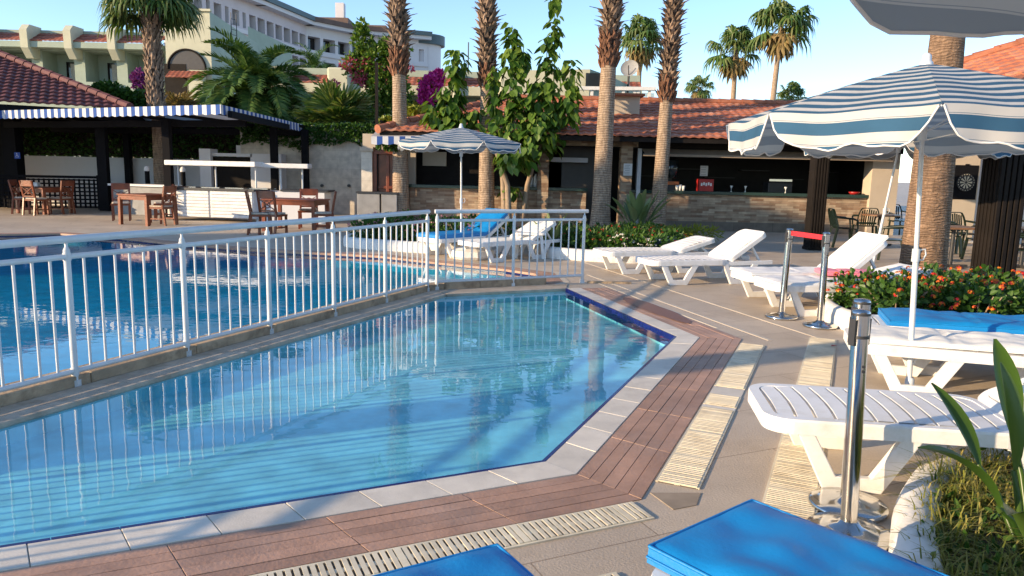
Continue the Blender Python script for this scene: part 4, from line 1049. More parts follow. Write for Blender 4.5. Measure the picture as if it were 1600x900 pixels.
# unseen wing and tower, added left of the view to shade terrace and bar
t = thing('unseen_shade_wing', 'added maroon roofed wing out of view, shading the left terrace', 'building', (0, 0, 0))
a, b, c, d = Vector((-24.5, 15.8, 2.7)), Vector((-25.5, 3.5, 2.7)), Vector((-33, 3.5, 2.7)), Vector((-33, 16.5, 2.7))
r0, r1 = Vector((-28.5, 13.5, 3.7)), Vector((-29, 6.5, 3.7))
m = MB(); tile_roof(m, a, b, r0, r1, sub=3); tile_roof(m, b, c, r1, r1, sub=3); tile_roof(m, c, d, r1, r0, sub=3); tile_roof(m, d, a, r0, r0, sub=3); m.build('roof', TILE_MA, t)
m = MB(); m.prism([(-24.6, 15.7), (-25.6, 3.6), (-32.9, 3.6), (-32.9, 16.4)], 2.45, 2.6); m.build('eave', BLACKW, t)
m = MB(); m.box((-31, 9.5, 1.23), (3, 11, 2.44)); m.build('wall', WALLWHITE, t)
for y in (4.2, 9.5, 15): m = MB(); m.box((-25.6, y, 1.23), (.35, .35, 2.44)); m.build('column', BLACKW, t)
t = thing('unseen_shade_tower', 'added cream tower out of view at left, shading the bar front', 'building', (0, 0, 0))  # invented block, placed so its shadow covers the bar front
m = MB(); ops = [(.5+k*1.3, 1.4+k*1.3, z, z+1.7) for k in range(2) for z in (1.2, 4.9, 8.6, 12.2)]
P, d_, n_ = facade(m, (-45, -5.3), (-45, -2.1), 0, 15.2, ops, .4, 0, 0, 1); m.box((-47.2, -3.7, 7.5), (3.4, 3.1, 15.0)); m.build('wall', [CREAM, GLASSD], t)
m = MB(); m.box((-47, -3.7, 15.35), (4.4, 3.4, .3)); m.build('roof_edge', SAGE, t)
# ------------------------------------------------------------------ plants
def fan_leaf(mb, p, d, up, pet, size, seg=16, spread=R(125), droop=.35, mi=0, mi_pet=None):
    "palmate leaf: stalk then radiating folded segments with hanging tips"
    p = Vector(p); d = Vector(d).normalized(); x = d.cross(Vector(up))
    if x.length < 1e-3: x = d.cross(Vector((1, 0, 0)))
    x.normalize(); n = x.cross(d)
    hub = p + d*pet - Vector((0, 0, pet*.08))
    mb.bar(p, hub, .03*size+.01, .02*size+.006, n, mi if mi_pet is None else mi_pet)
    for i in range(seg):
        a = lerp(-spread, spread, (i+.5)/seg) + rnd(-.05, .05)
        e = (d*cos(a) + x*sin(a)); L = size*(1-.25*abs(a)/pi)*rnd(.88, 1.08)
        w = e.cross(n)*(L*1.9*spread/seg*.30); fold = n*(.06*L)
        q1 = hub + e*L*.55 + Vector((0, 0, -droop*L*.10)); q2 = hub + e*L*.85 + Vector((0, 0, -droop*L*.4)); q3 = hub + e*L*.97 + Vector((0, 0, -droop*L*(.75+rnd(0, .3))))
        mb.raw([hub, q1-w, q1+fold, q1+w, q2-w*.55, q2+w*.55, q3], [(0, 1, 2), (0, 2, 3), (1, 4, 2), (2, 4, 5), (2, 5, 3), (4, 6, 5)], mi)
def feather(mb, p, d, L, droop, nleaf=26, ll=.5, mi=0, vee=.5, lw=.03):
    "pinnate frond arching from p"
    p = Vector(p); d = Vector(d).normalized(); pts = []; q = p.copy(); v = d.copy(); n = 12
    for i in range(n+1):
        pts.append(q.copy()); q = q + v*(L/n); v = (v + Vector((0, 0, -droop/n*(1+i*.12)))).normalized()
    mb.tube(pts, [.03*L/2*(1-.85*i/n)+.004 for i in range(n+1)], 4, mi, False)
    for k in range(nleaf):
        f = .12+.88*(k+rnd(0, .6))/nleaf; i = min(n-1, int(f*n)); c = lerp(pts[i], pts[i+1], f*n-i); t = (pts[i+1]-pts[i]).normalized()
        s = t.cross(Vector((0, 0, 1)));
        if s.length < .05: s = t.cross(Vector((1, 0, 0)))
        s.normalize(); u = s.cross(t); l = ll*(.45+.75*sin(pi*min(1, f*.9+.08)))*rnd(.85, 1.1)
        for sg in (-1, 1):
            e = (s*sg*.75 + t*.65 + u*vee*rnd(.5, 1)).normalized(); w = t*lw*.5
            m1 = c+e*l*.5; tip = c+e*l+Vector((0, 0, -.16*l))
            mb.raw([c-w, m1-w*1.3, tip, m1+w*1.3, c+w], [(0, 1, 3, 4), (1, 2, 3)], mi)
def trunk_rings(mb, base, top, r0, r1, n=18, lean=(0, 0), seg=14, flare=.2):
    base = Vector(base); path = []; rad = []
    for i in range(seg+1):
        f = i/seg; path.append(base + Vector((lean[0]*f, lean[1]*f, (top-base.z)*f))); rad.append(lerp(r0, r1, f) + flare*r0*max(0, 1-f*6)**2)
    mb.tube(path, rad, n)
def boots(mb, base, z0, z1, r0, r1, lean=(0, 0), per=9, step=.13, L=.3, flare=.6, mi=0, axis0=0):
    "criss-cross stubs of cut palm leaves around a trunk"
    k = int((z1-z0)/step); H = axis0 or (z1)
    for i in range(k):
        z = z0+i*step; f = (z-base[2])/max(.01, H-base[2]); r = lerp(r0, r1, (z-z0)/(z1-z0)); cx, cy = base[0]+lean[0]*f, base[1]+lean[1]*f
        for j in range(per):
            a = 2*pi*(j+.5*(i % 2))/per + rnd(-.14, .14); o = Vector((cos(a), sin(a), 0)); s = Vector((-sin(a), cos(a), 0))
            l = L*rnd(.6, 1.2); fl = flare*rnd(.25, 1.25)
            b = Vector((cx, cy, z+rnd(-.03, .03))) + o*r*.86; w = 2*pi*r/per*.62
            m1 = b + Vector((0, 0, l*.55)) + o*(fl*l*.35+.02); tp = b + Vector((0, 0, l*(1-fl*.25))) + o*(fl*l*.9+.03)
            tw = s*rnd(-.05, .05)
            mb.raw([b-s*w*.6, b+s*w*.6, m1-s*w*.42, m1+o*.03, m1+s*w*.42, tp-s*w*.2+tw, tp+s*w*.2+tw, b-o*.03+Vector((0, 0, l*.5))],
                   [(0, 1, 4, 3), (0, 3, 2), (2, 3, 5), (3, 6, 5), (3, 4, 6), (0, 2, 7), (2, 5, 7), (5, 6, 7), (6, 4, 7), (4, 1, 7)], mi)
def leafball(mb, c, rx, ry, rz, n, L, W, mi=0, hollow=.5, up=.3, droop=.1, noise_amt=.35, seed=0.):
    "leaf cloud through an uneven ellipsoid volume"
    c = Vector(c)
    for _ in range(n):
        v = rvec(); k = 1 + noise_amt*mnoise.noise(v*1.7+Vector((seed, seed*2, c.x)))*2
        r = (hollow + (1-hollow)*random.random()**.7)*k
        p = c + Vector((v.x*rx*r, v.y*ry*r, v.z*rz*r))
        d = (v + rvec()*.9 + Vector((0, 0, up))).normalized(); s = rnd(.65, 1.25)
        mb.leaf(p, d, (v+rvec()*.7), L*s, W*s, .3, droop, mi)
def flowerets(mb, p, r, n, mi=0, nrm=None):
    "small umbel of petals"
    p = Vector(p)
    for _ in range(n):
        v = rvec(); v.z = abs(v.z)*.9; q = p + v*r; t = v.cross(rvec()).normalized(); b = v.cross(t)
        s = r*.42; mb.raw([q+t*s, q+b*s, q-t*s, q-b*s], [(0, 1, 2, 3)], mi)

# ---- tall fan palms by the bar
def tall_palm(px, py, Y, d_low, d_boot, zo0, zo1, ztop, label, lean=(0, 0), crown=True, rings=TRUNK, tw=1.0):
    b = dp(px, py, Y); base = Vector((b.x, Y, 0))
    t = thing('fan_palm', label, 'palm tree', base, 0, 'tall fan palms along the bar')
    m = MB(); trunk_rings(m, (0, 0, 0), zo0+.15, d_low/2, d_low/2*.76, 24, (lean[0]*zo0/ztop, lean[1]), 24); m.build('trunk', rings, t)
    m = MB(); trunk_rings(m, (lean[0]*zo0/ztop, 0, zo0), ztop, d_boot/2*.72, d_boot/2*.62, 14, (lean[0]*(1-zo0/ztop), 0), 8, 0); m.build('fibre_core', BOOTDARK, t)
    ln = (lean[0], lean[1])
    m = MB(); boots(m, (0, 0, 0), zo0-.12, zo1, d_low/2*.95, d_boot/2*.86, ln, 10, .11, .3, .35, 0, ztop); m.build('orange_fibre', FIBRE, t)
    m = MB(); boots(m, (0, 0, 0), zo1-.1, ztop, d_boot/2*.84, d_boot/2*.76, ln, 8, .125, .27, 1.05, 0, ztop); m.build('leaf_boots', BOOT, t)
    if crown:
        m = MB(); c = Vector((lean[0], lean[1], ztop))
        for k in range(34):
            a = k*2.4; e = rnd(-.55, 1.25); dd_ = Vector((cos(a)*cos(e), sin(a)*cos(e), sin(e)))
            fan_leaf(m, c+dd_*.15+Vector((0, 0, rnd(-.2, .3))), dd_, (0, 0, 1), rnd(.8, 1.2), rnd(.8, 1.05), 14, droop=.5)
        m.build('crown', FAN, t)
    return t
tall_palm(627, 340, 20.6, .47, .52, 4.15, 4.75, 8.4, 'tall fan palm with orange fibre band, leftmost of the four before the bar', (-.12, 0))
tall_palm(760, 340, 20.4, .46, .5, 3.85, 4.35, 8.8, 'tall shaggy fan palm standing among the climbing vine stems', (-.1, 0))
tall_palm(937, 362, 19.6, .51, .54, 4.35, 5.1, 9.2, 'stout tall fan palm with orange collar, left of the strelitzia', (.12, 0))
tall_palm(1026, 362, 20.0, .43, .46, 3.55, 4.0, 8.6, 'slimmer tall fan palm with dark boots, right of the strelitzia', (.2, 0))
b = Vector((5.27, 9.45, 0)); t = thing('palm_trunk', 'thick brown palm trunk rising from the orange lantana bed behind the umbrella pole', 'palm tree', b)
m = MB(); trunk_rings(m, (0, 0, 0), 3.3, .285, .192, 28, (.0, 0), 24, .1); m.tube([(0, 0, 3.28), (0, 0, 6.5)], [.193, .17], 28); m.build('trunk', TRUNKB, t)
m = MB(); boots(m, (0, 0, 0), 6.3, 8.0, .2, .24, per=8, step=.16); m.build('leaf_boots', BOOT, t)
m = MB()
for k in range(30):
    a = k*2.4; e = rnd(-.5, 1.25); d_ = Vector((cos(a)*cos(e), sin(a)*cos(e), sin(e))); fan_leaf(m, d_*.15+Vector((0, 0, 8.1)), d_, (0, 0, 1), 1.0, .95, 12, droop=.5)
m.build('crown', FAN, t)
# palm added out of view at left to throw a shadow across the deck
t = thing('fan_palm', 'added fan palm out of view at left, casting a shadow on the deck', 'palm tree', (-9.6, .9, 0))
m = MB(); trunk_rings(m, (0, 0, 0), 7.2, .24, .18, 16); m.build('trunk', TRUNK, t)
m = MB()
for k in range(26):
    a = k*2.4; e = rnd(-.5, 1.25); d_ = Vector((cos(a)*cos(e), sin(a)*cos(e), sin(e))); fan_leaf(m, d_*.15+Vector((0, 0, 7.2)), d_, (0, 0, 1), 1.0, .95, 12, droop=.5)
m.build('crown', FAN, t)

# ---- left fan palm with visible crown
cb = dp(247, 180, 25.2); base = Vector((cb.x, 25.2, 0)); cz = dp(238, 2, 25.2).z
t = thing('fan_palm', 'fan palm with green crown and dark shaggy trunk behind the pavilion', 'palm tree', base)
m = MB(); trunk_rings(m, (0, 0, 0), 3.6, .24, .2, 18); m.build('trunk', TRUNK, t)
m = MB(); boots(m, (0, 0, 0), 3.3, cz-.35, .25, .25, (-.08, 0), 10, .13, .3, .4); m.build('leaf_boots', BOOT, t)
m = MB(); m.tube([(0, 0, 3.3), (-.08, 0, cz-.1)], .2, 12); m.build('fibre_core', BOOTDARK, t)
m = MB()
for k in range(44):
    a = k*2.4+rnd(-.2, .2); e = rnd(-.35, 1.3); d_ = Vector((cos(a)*cos(e), sin(a)*cos(e), sin(e)))
    fan_leaf(m, Vector((-.1, 0, cz-.1))+d_*.15, d_, (0, 0, 1), rnd(.6, .9), rnd(.8, 1.0), 20, droop=.75)
m.build('crown', FAN, t)
# ---- distant fan palms against the sky
def far_palm(px, py, Y, rad, label, base_z=0):
    c = dp(px, py, Y); t = thing('fan_palm', label, 'palm tree', (c.x, Y, 0), 0, 'distant fan palms against the sky')
    m = MB(); lean = rnd(-.5, .1); m.tube([(lean, 0, 0), (lean*.4, 0, c.z*.6), (0, 0, c.z)], [.26, .2, .17], 8); m.build('trunk', BARK, t)
    m = MB()
    for k in range(30):
        a = k*2.4+rnd(-.4, .4); e = rnd(-.6, 1.3); d_ = Vector((cos(a)*cos(e), sin(a)*cos(e), sin(e)))
        fan_leaf(m, Vector((0, 0, c.z))+d_*.1, d_, (0, 0, 1), rad*.5*rnd(.6, 1.15), rad*.5*rnd(.7, 1.15), 14, droop=rnd(.7, 1.3))
    m.build('crown', FAN, t)
    m = MB()
    for k in range(14):
        a = k*2.4; e = rnd(-1.3, -.6); d_ = Vector((cos(a)*cos(e), sin(a)*cos(e), sin(e)))
        fan_leaf(m, Vector((0, 0, c.z-.1)), d_, (0, 0, 1), rad*.4, rad*.42, 9, droop=.6)
    m.build('dead_fronds', FANDRY, t)
far_palm(1001, 62, 58, 2.3, 'distant fan palm half hidden between two nearer trunks, beside the satellite dish')
far_palm(1150, 78, 56, 2.35, 'distant fan palm in the middle of the open sky above the bar roof')
far_palm(1221, 38, 52, 2.5, 'tallest distant fan palm with bare slim trunk near the umbrella')
far_palm(1093, 136, 70, 1.6, 'small distant fan palm crown peeping over the bar roof ridge')
far_palm(1236, 152, 66, 1.7, 'low distant palm crown just over the roof, left of the big umbrella')

# ---- date palm, low fan palm, palm behind
c = dp(398, 150, 30); t = thing('date_palm', 'broad feathery date palm behind the pavilion roof', 'palm tree', (c.x, 30, 0))
m = MB(); m.tube([(0, 0, 0), (0, 0, c.z)], .3, 12); m.build('trunk', BOOT, t)
m = MB()
for k in range(78):
    a = k*2.4; e = rnd(-.25, 1.35); d_ = Vector((cos(a)*cos(e), sin(a)*cos(e), sin(e)))
    feather(m, Vector((0, 0, c.z))+d_*.12, d_, rnd(2.3, 3.0), rnd(.9, 1.5), 36, .55, 0, .5, .06)
m.build('crown', DATE, t)
c = dp(527, 198, 27.0); t = thing('low_fan_palm', 'low spreading fan palm with stiff radiating leaves over the ivy wall', 'palm tree', (c.x, 27.0, 0))
m = MB(); m.tube([(0, 0, 0), (0, 0, c.z)], .25, 10); m.build('trunk', BOOT, t)
m = MB()
for k in range(34):
    a = k*2.4; e = rnd(-.1, 1.3); d_ = Vector((cos(a)*cos(e), sin(a)*cos(e), sin(e)))
    fan_leaf(m, Vector((0, 0, c.z))+d_*.1, d_, (0, 0, 1), rnd(.6, .9), rnd(.95, 1.2), 20, R(115), .12)
m.build('crown', FAN, t)
c = dp(492, 108, 40); t = thing('date_palm', 'small date palm crown behind the sage annex parapet', 'palm tree', (c.x, 40, 0))
m = MB(); m.tube([(0, 0, 0), (0, 0, c.z)], .25, 8); m.build('trunk', BOOT, t)
m = MB()
for k in range(36):
    a = k*2.4; e = rnd(-.1, 1.3); d_ = Vector((cos(a)*cos(e), sin(a)*cos(e), sin(e)))
    feather(m, Vector((0, 0, c.z)), d_, rnd(1.5, 2.0), rnd(.8, 1.5), 22, .4, 0, .4, .04)
m.build('crown', DATE, t)
c = dp(268, 162, 27); t = thing('low_fan_palm', 'small yellow green palm clump just over the pavilion roof', 'palm tree', (c.x, 27.5, 0))
m = MB()
for k in range(26):
    a = k*2.4; e = rnd(.1, 1.3); d_ = Vector((cos(a)*cos(e), sin(a)*cos(e), sin(e)))
    fan_leaf(m, Vector((0, 0, c.z-.3)), d_, (0, 0, 1), rnd(.3, .5), rnd(.5, .65), 14, R(110), .2)
m.build('crown', FANDRY, t); m = MB(); m.tube([(0, 0, 0), (0, 0, c.z-.2)], .18, 8); m.build('trunk', BOOT, t)

# ---- bougainvilleas
def bush(name, label, cat, Y, blobs, stem_px, flowers=None, leafm=SHRUB, L=.2, W=.13, grp=None, stems=True):
    "blobs: (px, py, rx px, ry px, n leaves); flowers: (material, [(px,py,rx,ry,n)])"
    s = Y/FPX; b = dp(stem_px, 300, Y); t = thing(name, label, cat, (b.x, Y, 0), 0, grp); off = Vector((b.x, Y, 0))
    m = MB(); zmax = 0
    for (px, py, rx, ry, n) in blobs:
        c = dp(px, py, Y) - off; zmax = max(zmax, c.z); leafball(m, c, rx*s, min(rx, ry)*s*.8, ry*s, n, L, W, seed=px)
    m.build('foliage', leafm, t)
    m = MB()
    for (px, py, rx, ry, n) in (blobs[:6] if stems else []):
        c = dp(px, py, Y) - off; m.tube([(0, 0, 0), (c.x*.3+rnd(-.1, .1), rnd(-.1, .1), c.z*.5), (c.x, c.y, c.z)], [.06, .045, .02], 6)
    if stems: m.build('stem', BARK, t)
    if flowers:
        fm, fb = flowers
        for (px, py, rx, ry, n) in fb:
            m = MB()
            c = dp(px, py, Y-.15) - off; leafball(m, c, rx*s, min(rx, ry)*s*.8, ry*s, n, L*.62, W*.85, hollow=.6, seed=px+3)
            m.build('flower_cluster', fm, t)
    return t
bush('bougainvillea', 'big green bougainvillea with pale pink flowers behind the leftmost tall palm', 'shrub', 31.5,
     [(592, 95, 32, 32, 1500), (566, 62, 14, 22, 420), (565, 45, 6, 14, 120), (615, 80, 24, 24, 700), (600, 135, 34, 26, 1300), (586, 165, 24, 22, 700), (620, 150, 22, 30, 800), (555, 100, 18, 16, 350)],
     600, (PINKB, [(548, 102, 13, 10, 260), (570, 100, 13, 9, 200), (583, 103, 11, 8, 180), (597, 106, 10, 8, 170), (562, 118, 12, 10, 190), (520, 131, 8, 5, 80), (566, 130, 8, 5, 60), (640, 107, 6, 4, 40)]), VINE, .19, .1)
bush('bougainvillea', 'bright magenta bougainvillea cascading over the bar roof', 'shrub', 29,
     [(668, 145, 10, 22, 200), (662, 182, 26, 8, 500), (655, 172, 16, 9, 200)], 668, (MAGENTA, [(676, 132, 15, 18, 900), (667, 155, 9, 14, 400), (684, 118, 10, 8, 250), (664, 143, 8, 12, 250)]), YELLEAF, .2, .13)
bush('bougainvillea', 'purple bougainvillea beside the left palm on the hotel balcony', 'shrub', 44,
     [(205, 158, 16, 10, 300), (222, 150, 8, 12, 160)], 215, (PURPLE, [(219, 126, 11, 13, 700), (226, 142, 7, 12, 300)]), SHRUB, .28, .17)
bush('shrub', 'mixed green shrubbery between the maroon roof and the palm', 'shrub', 29,
     [(170, 148, 22, 16, 700), (190, 156, 34, 13, 900), (155, 140, 8, 8, 150), (230, 160, 20, 8, 350)], 190)
bush('shrub', 'dark green bush under the date palm beside the pavilion corner', 'shrub', 29.5,
     [(425, 178, 30, 22, 1100), (395, 172, 26, 20, 900), (448, 196, 20, 12, 500), (350, 165, 30, 10, 700)], 420, None, HEDGE)
bush('shrub', 'yellow green creeper on the left end of the bar roof', 'shrub', 22.2,
     [(610, 192, 14, 7, 260), (640, 180, 10, 6, 130)], 604, (YELLEAF, [(606, 190, 13, 6, 160), (646, 177, 14, 9, 260)]), SHRUB, .16, .1)
bush('orange_leaf_creeper', 'reddish creeper hanging below the striped door awning', 'creeper', 20.3,
     [(612, 228, 12, 5, 160), (597, 226, 8, 4, 70)], 600, None, SHRUB, .12, .07, None, False)
# ---- hedge and ivy
def hedge(name, label, p0, p1, h0, h1, th, n, mat=HEDGE, L=.13, W=.085, hang=0):
    p0 = Vector(p0); p1 = Vector(p1); t = thing(name, label, 'hedge', p0); d = p1-p0; nn_ = Vector((d.y, -d.x, 0)).normalized()
    m = MB()
    for _ in range(n):
        f = random.random(); z = rnd(h0, h1) + .14*mnoise.noise(Vector((f*d.length*.9, 3.3, 0)))
        if z < h0+.15 and hang: z -= hang*random.random()*max(0, mnoise.noise(Vector((f*d.length*1.3, 9, 0)))+.25)
        k = rnd(-.5, .5); k = math.copysign(abs(k*2)**.5/2, k)
        p = d*f + nn_*th*k + Vector((0, 0, z)); v = (nn_*(1 if k > 0 else -1) + rvec()*.9 + Vector((0, 0, .3)))
        m.leaf(p, v, rvec()+nn_, L*rnd(.7, 1.3), W*rnd(.7, 1.3), .3, .15)
    m.build('foliage', mat, t)
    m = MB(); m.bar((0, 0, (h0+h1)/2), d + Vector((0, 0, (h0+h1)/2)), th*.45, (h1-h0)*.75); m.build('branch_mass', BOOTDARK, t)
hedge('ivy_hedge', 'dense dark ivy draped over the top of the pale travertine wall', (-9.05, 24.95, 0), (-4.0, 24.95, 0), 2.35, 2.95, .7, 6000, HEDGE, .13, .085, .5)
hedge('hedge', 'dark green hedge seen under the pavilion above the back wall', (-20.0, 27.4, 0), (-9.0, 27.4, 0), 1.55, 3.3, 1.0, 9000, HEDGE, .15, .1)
# ---- climbing vine columns by the bar
def vine(label, Y, stem, cols, n_per=1.0):
    b = dp(stem[0][0], stem[0][1], Y); off = Vector((b.x, Y, 0)); t = thing('climbing_vine', label, 'climbing plant', off)
    m = MB(); pts = [dp(px, py, Y)-off for px, py in stem]; pts[0].z = 0
    m.tube(pts, [lerp(.09, .04, i/(len(pts)-1)) for i in range(len(pts))], 8); m.build('stem', BARK, t)
    m = MB(); s = Y/FPX
    for (px0, py0, px1, py1, r0, r1, n) in cols:
        a, e = dp(px0, py0, Y)-off, dp(px1, py1, Y)-off
        for _ in range(int(n*.55)):
            f = random.random(); c = lerp(a, e, f); r = lerp(r0, r1, f)*s*(1+.5*mnoise.noise(Vector((f*5, px0, 0)))); ang = rnd(0, 2*pi); rr_ = r*math.sqrt(random.random())
            o = Vector((cos(ang), sin(ang), 0)); p = c + o*rr_ + Vector((0, 0, rnd(-.12, .12)))
            d_ = (o*.6 + Vector((0, 0, -.75)) + rvec()*.5); sz = rnd(.6, 1.25)
            m.leaf(p, d_, o+Vector((0, 0, .8))+rvec()*.4, .28*sz, .205*sz, .22, .12)
        m.tube([a, lerp(a, e, .5)+Vector((rnd(-.05, .05), 0, 0)), e], [.022, .016, .008], 5)
    m.build('foliage', VINE, t)
vine('climbing vine with light heart shaped leaves, left of the shaggy palm', 20.2, [(790, 340), (785, 260), (772, 230), (735, 205)],
     [(702, 200, 712, 78, 20, 7, 230), (718, 205, 692, 140, 24, 10, 190), (745, 205, 740, 170, 18, 10, 90), (680, 195, 676, 165, 13, 7, 60), (716, 150, 722, 95, 9, 5, 60)])
vine('tall climbing vine with dark leaning leaders against the sky, right of the shaggy palm', 19.8, [(796, 345), (793, 290), (783, 255), (800, 200)],
     [(775, 215, 772, 105, 13, 6, 150), (803, 235, 800, 40, 21, 8, 430), (862, 200, 867, -12, 13, 7, 230), (835, 230, 840, 130, 33, 16, 430), (888, 190, 893, 95, 18, 10, 170), (803, 258, 803, 230, 28, 24, 130), (850, 150, 856, 60, 10, 7, 80), (815, 120, 818, 70, 12, 6, 60)])
vine('low leaning vine stem with a few leaves over the bar counter', 20.4, [(815, 330), (824, 290), (832, 262), (845, 225)],
     [(850, 235, 870, 170, 26, 22, 260), (797, 300, 800, 292, 15, 13, 45), (820, 250, 815, 230, 22, 20, 80)])

# ---- flower beds
def kerb_tube(pts, r, z, parent, name='kerb', h=.16):
    m = MB(); pts = [Vector((p[0], p[1], z)) for p in pts]
    # smooth polyline
    for _ in range(2):
        q = [pts[0]]
        for a, b in zip(pts, pts[1:]): q += [lerp(a, b, .25), lerp(a, b, .75)]
        q.append(pts[-1]); pts = q
    n = len(pts); vs = []; prof = [(-r, -z-.02), (-r, h*.55-z), (-r*.75, h*.88-z), (0, h-z), (r*.75, h*.88-z), (r, h*.55-z), (r, -z-.02)]
    for i, p in enumerate(pts):
        d = (pts[min(i+1, n-1)]-pts[max(0, i-1)]).normalized(); s = Vector((d.y, -d.x, 0))
        for a, c in prof: vs.append(p + s*a + Vector((0, 0, c)))
    k = len(prof)
    m.raw(vs, [(i*k+j, i*k+j+1, (i+1)*k+j+1, (i+1)*k+j) for i in range(n-1) for j in range(k-1)] + [tuple(range(k)), tuple(range(n*k-1, n*k-k-1, -1))], 0, True)
    return m.build(name, KERBW, parent), pts
def soil_patch(poly, z, parent):
    m = MB(); m.prism([(p[0], p[1]) for p in poly], -.02, z); m.build('soil', SOIL, parent)
HEADS = {}
def shrubs(name, label, grp, spots, leafm, flm, L, W, nl, nf, fr, hgt, rad, fl_n=9):
    for i, (x, y) in enumerate(spots):
        t = thing(name, label, 'shrub', (x, y, .1), rnd(0, 6), grp); h = hgt*rnd(.88, 1.12); r = rad*rnd(.9, 1.1)
        m = MB(); leafball(m, (0, 0, h*.5), r, r, h*.5, nl, L, W, hollow=.35, noise_amt=.16, seed=x*3+y); m.build('foliage', leafm, t)
        m = MB()
        for k in range(5):
            a = rnd(0, 6.28); m.tube([(0, 0, -.05), (cos(a)*r*.4, sin(a)*r*.4, h*.4), (cos(a)*r*.7, sin(a)*r*.7, h*.8)], [.012, .009, .005], 5)
        m.build('stem', BARK, t)
        if nf:
            key = (flm.name, fr)
            if key not in HEADS:
                HEADS[key] = []
                for _ in range(6):
                    m = MB(); flowerets(m, (0, 0, 0), fr, fl_n); o = m.build('flower_head', flm, t); HEADS[key].append(o.data); bpy.data.objects.remove(o)
            for k in range(nf):
                v = rvec(); v.z = abs(v.z)
                o = bpy.data.objects.new('flower_head', HEADS[key][k % 6]); COL.objects.link(o); o.parent = t
                o.location = (v.x*r*1.05, v.y*r*1.05, h*.5+v.z*h*.56); o.scale = (rnd(.7, 1.2),)*3; o.rotation_euler = (rnd(-.4, .4), rnd(-.4, .4), rnd(0, 6))
# right bed with lantana
bed = thing('flower_bed', 'flower bed with rounded white kerb around the thick palm at right', 'flower bed', (0, 0, 0))
kp = [(6.2, 9.9), (4.6, 9.5), (3.75, 8.7), (3.42, 7.9), (3.45, 7.2), (3.75, 6.85), (4.6, 6.6), (6.2, 6.0), (7.6, 5.6)]
o_, pts = kerb_tube(kp, .09, 0, bed, h=.2)
soil_patch([(p.x, p.y) for p in pts] + [(7.8, 9.6)], .1, bed)
sp = []
for x, y in [(3.85, 7.95), (3.9, 7.35), (4.35, 8.2), (4.3, 7.45), (4.55, 7.0), (4.75, 8.4), (4.85, 7.8), (5.0, 7.15), (5.45, 8.3), (5.45, 7.5), (5.35, 6.8), (5.95, 7.8), (5.9, 7.0), (6.1, 6.5), (6.5, 7.4), (6.5, 6.7)]: sp.append((x+rnd(-.08, .08), y+rnd(-.08, .08)))
shrubs('lantana_shrub', 'lantana shrub with orange and red flower heads in the bed around the thick palm', 'lantana shrubs around the thick palm', sp, SHRUB, LANT, .075, .05, 560, 19, .028, .42, .4, 16)
# central bed with pink flowers
bed = thing('flower_bed', 'flower bed with white kerb and pink flowering shrubs behind the railing', 'flower bed', (0, 0, 0))
kp = [(-2.6, 16.6), (-3.35, 15.6), (-3.3, 14.4), (-2.5, 13.95), (-1.5, 13.6), (-.9, 13.55), (-.2, 14.1), (-.1, 15.2)]
o_, pts = kerb_tube(kp, .1, 0, bed, h=.2); soil_patch([(p.x, p.y) for p in pts] + [(-.6, 17)], .1, bed)
sp = [(-2.85+.48*i+rnd(-.05, .05), 14.55-.13*i+rnd(-.05, .05)) for i in range(5)] + [(-2.75+.5*i, 15.3-.06*i) for i in range(6)]
shrubs('pink_shrub', 'low shrub with small pink flowers in the white kerbed bed behind the railing', 'pink flowering shrubs in the middle bed', sp, SHRUB, PINKFL, .085, .05, 420, 26, .03, .5, .4, 8)
# bed between palms with red flowers
bed = thing('flower_bed', 'flower bed with white kerb below the two right tall palms', 'flower bed', (0, 0, 0))
kp = [(.75, 16.6), (.35, 14.6), (.55, 13.4), (1.1, 13.05), (2.0, 12.75), (2.9, 12.95), (3.4, 14.2), (3.3, 16)]
o_, pts = kerb_tube(kp, .11, 0, bed, h=.2); soil_patch([(p.x, p.y) for p in pts] + [(3.8, 20.6), (1.0, 20.6)], .1, bed)
sp = [(.85+.42*i+rnd(-.05, .05), 13.8-.08*i) for i in range(5)] + [(1.0+.5*i, 14.6) for i in range(5)] + [(1.3+.55*i, 15.8) for i in range(4)]
shrubs('red_flower_shrub', 'bushy dark green plant with scattered red flowers in the bed below the two right palms', 'red flowering plants below the right palms', sp, SHRUB, REDFL, .1, .042, 420, 6, .032, .36, .4, 7)
sp = [(2.4+.45*i, 16.6+.2*(i % 2)) for i in range(5)]
shrubs('yellow_green_shrub', 'light yellow green low plant behind the red flowers below the right palms', 'light green plants below the right palms', sp, YELLEAF, None, .13, .03, 300, 0, 0, .3, .42)
sp = [(1.95, 13.3), (2.35, 13.35)]
shrubs('white_flower_plant', 'low plant with white flowers at the kerb behind the white loungers', 'white flowering plants', sp, SHRUB, WHITEFL, .08, .045, 150, 22, .028, .3, .22, 8)
t = thing('plant_pot', 'round blue grey plant pot beside the bed behind the white loungers', 'pot', (2.98, 13.9, 0))
m = MB(); m.lathe([(0, .0), (.24, 0), (.34, .3), (.36, .34), (.33, .36), (.3, .33), (0, .3)], n=24); m.build('pot', BLUEGREY, t)
m = MB(); leafball(m, (0, 0, .4), .25, .25, .12, 120, .1, .05); m.build('foliage', SHRUB, t)
t = thing('plant_pot', 'small white plant pot just right of the blue grey pot', 'pot', (3.55, 14.6, 0))
m = MB(); m.lathe([(0, .0), (.2, 0), (.27, .26), (.28, .3), (.25, .3), (0, .26)], n=24); m.build('pot', KERBW, t)
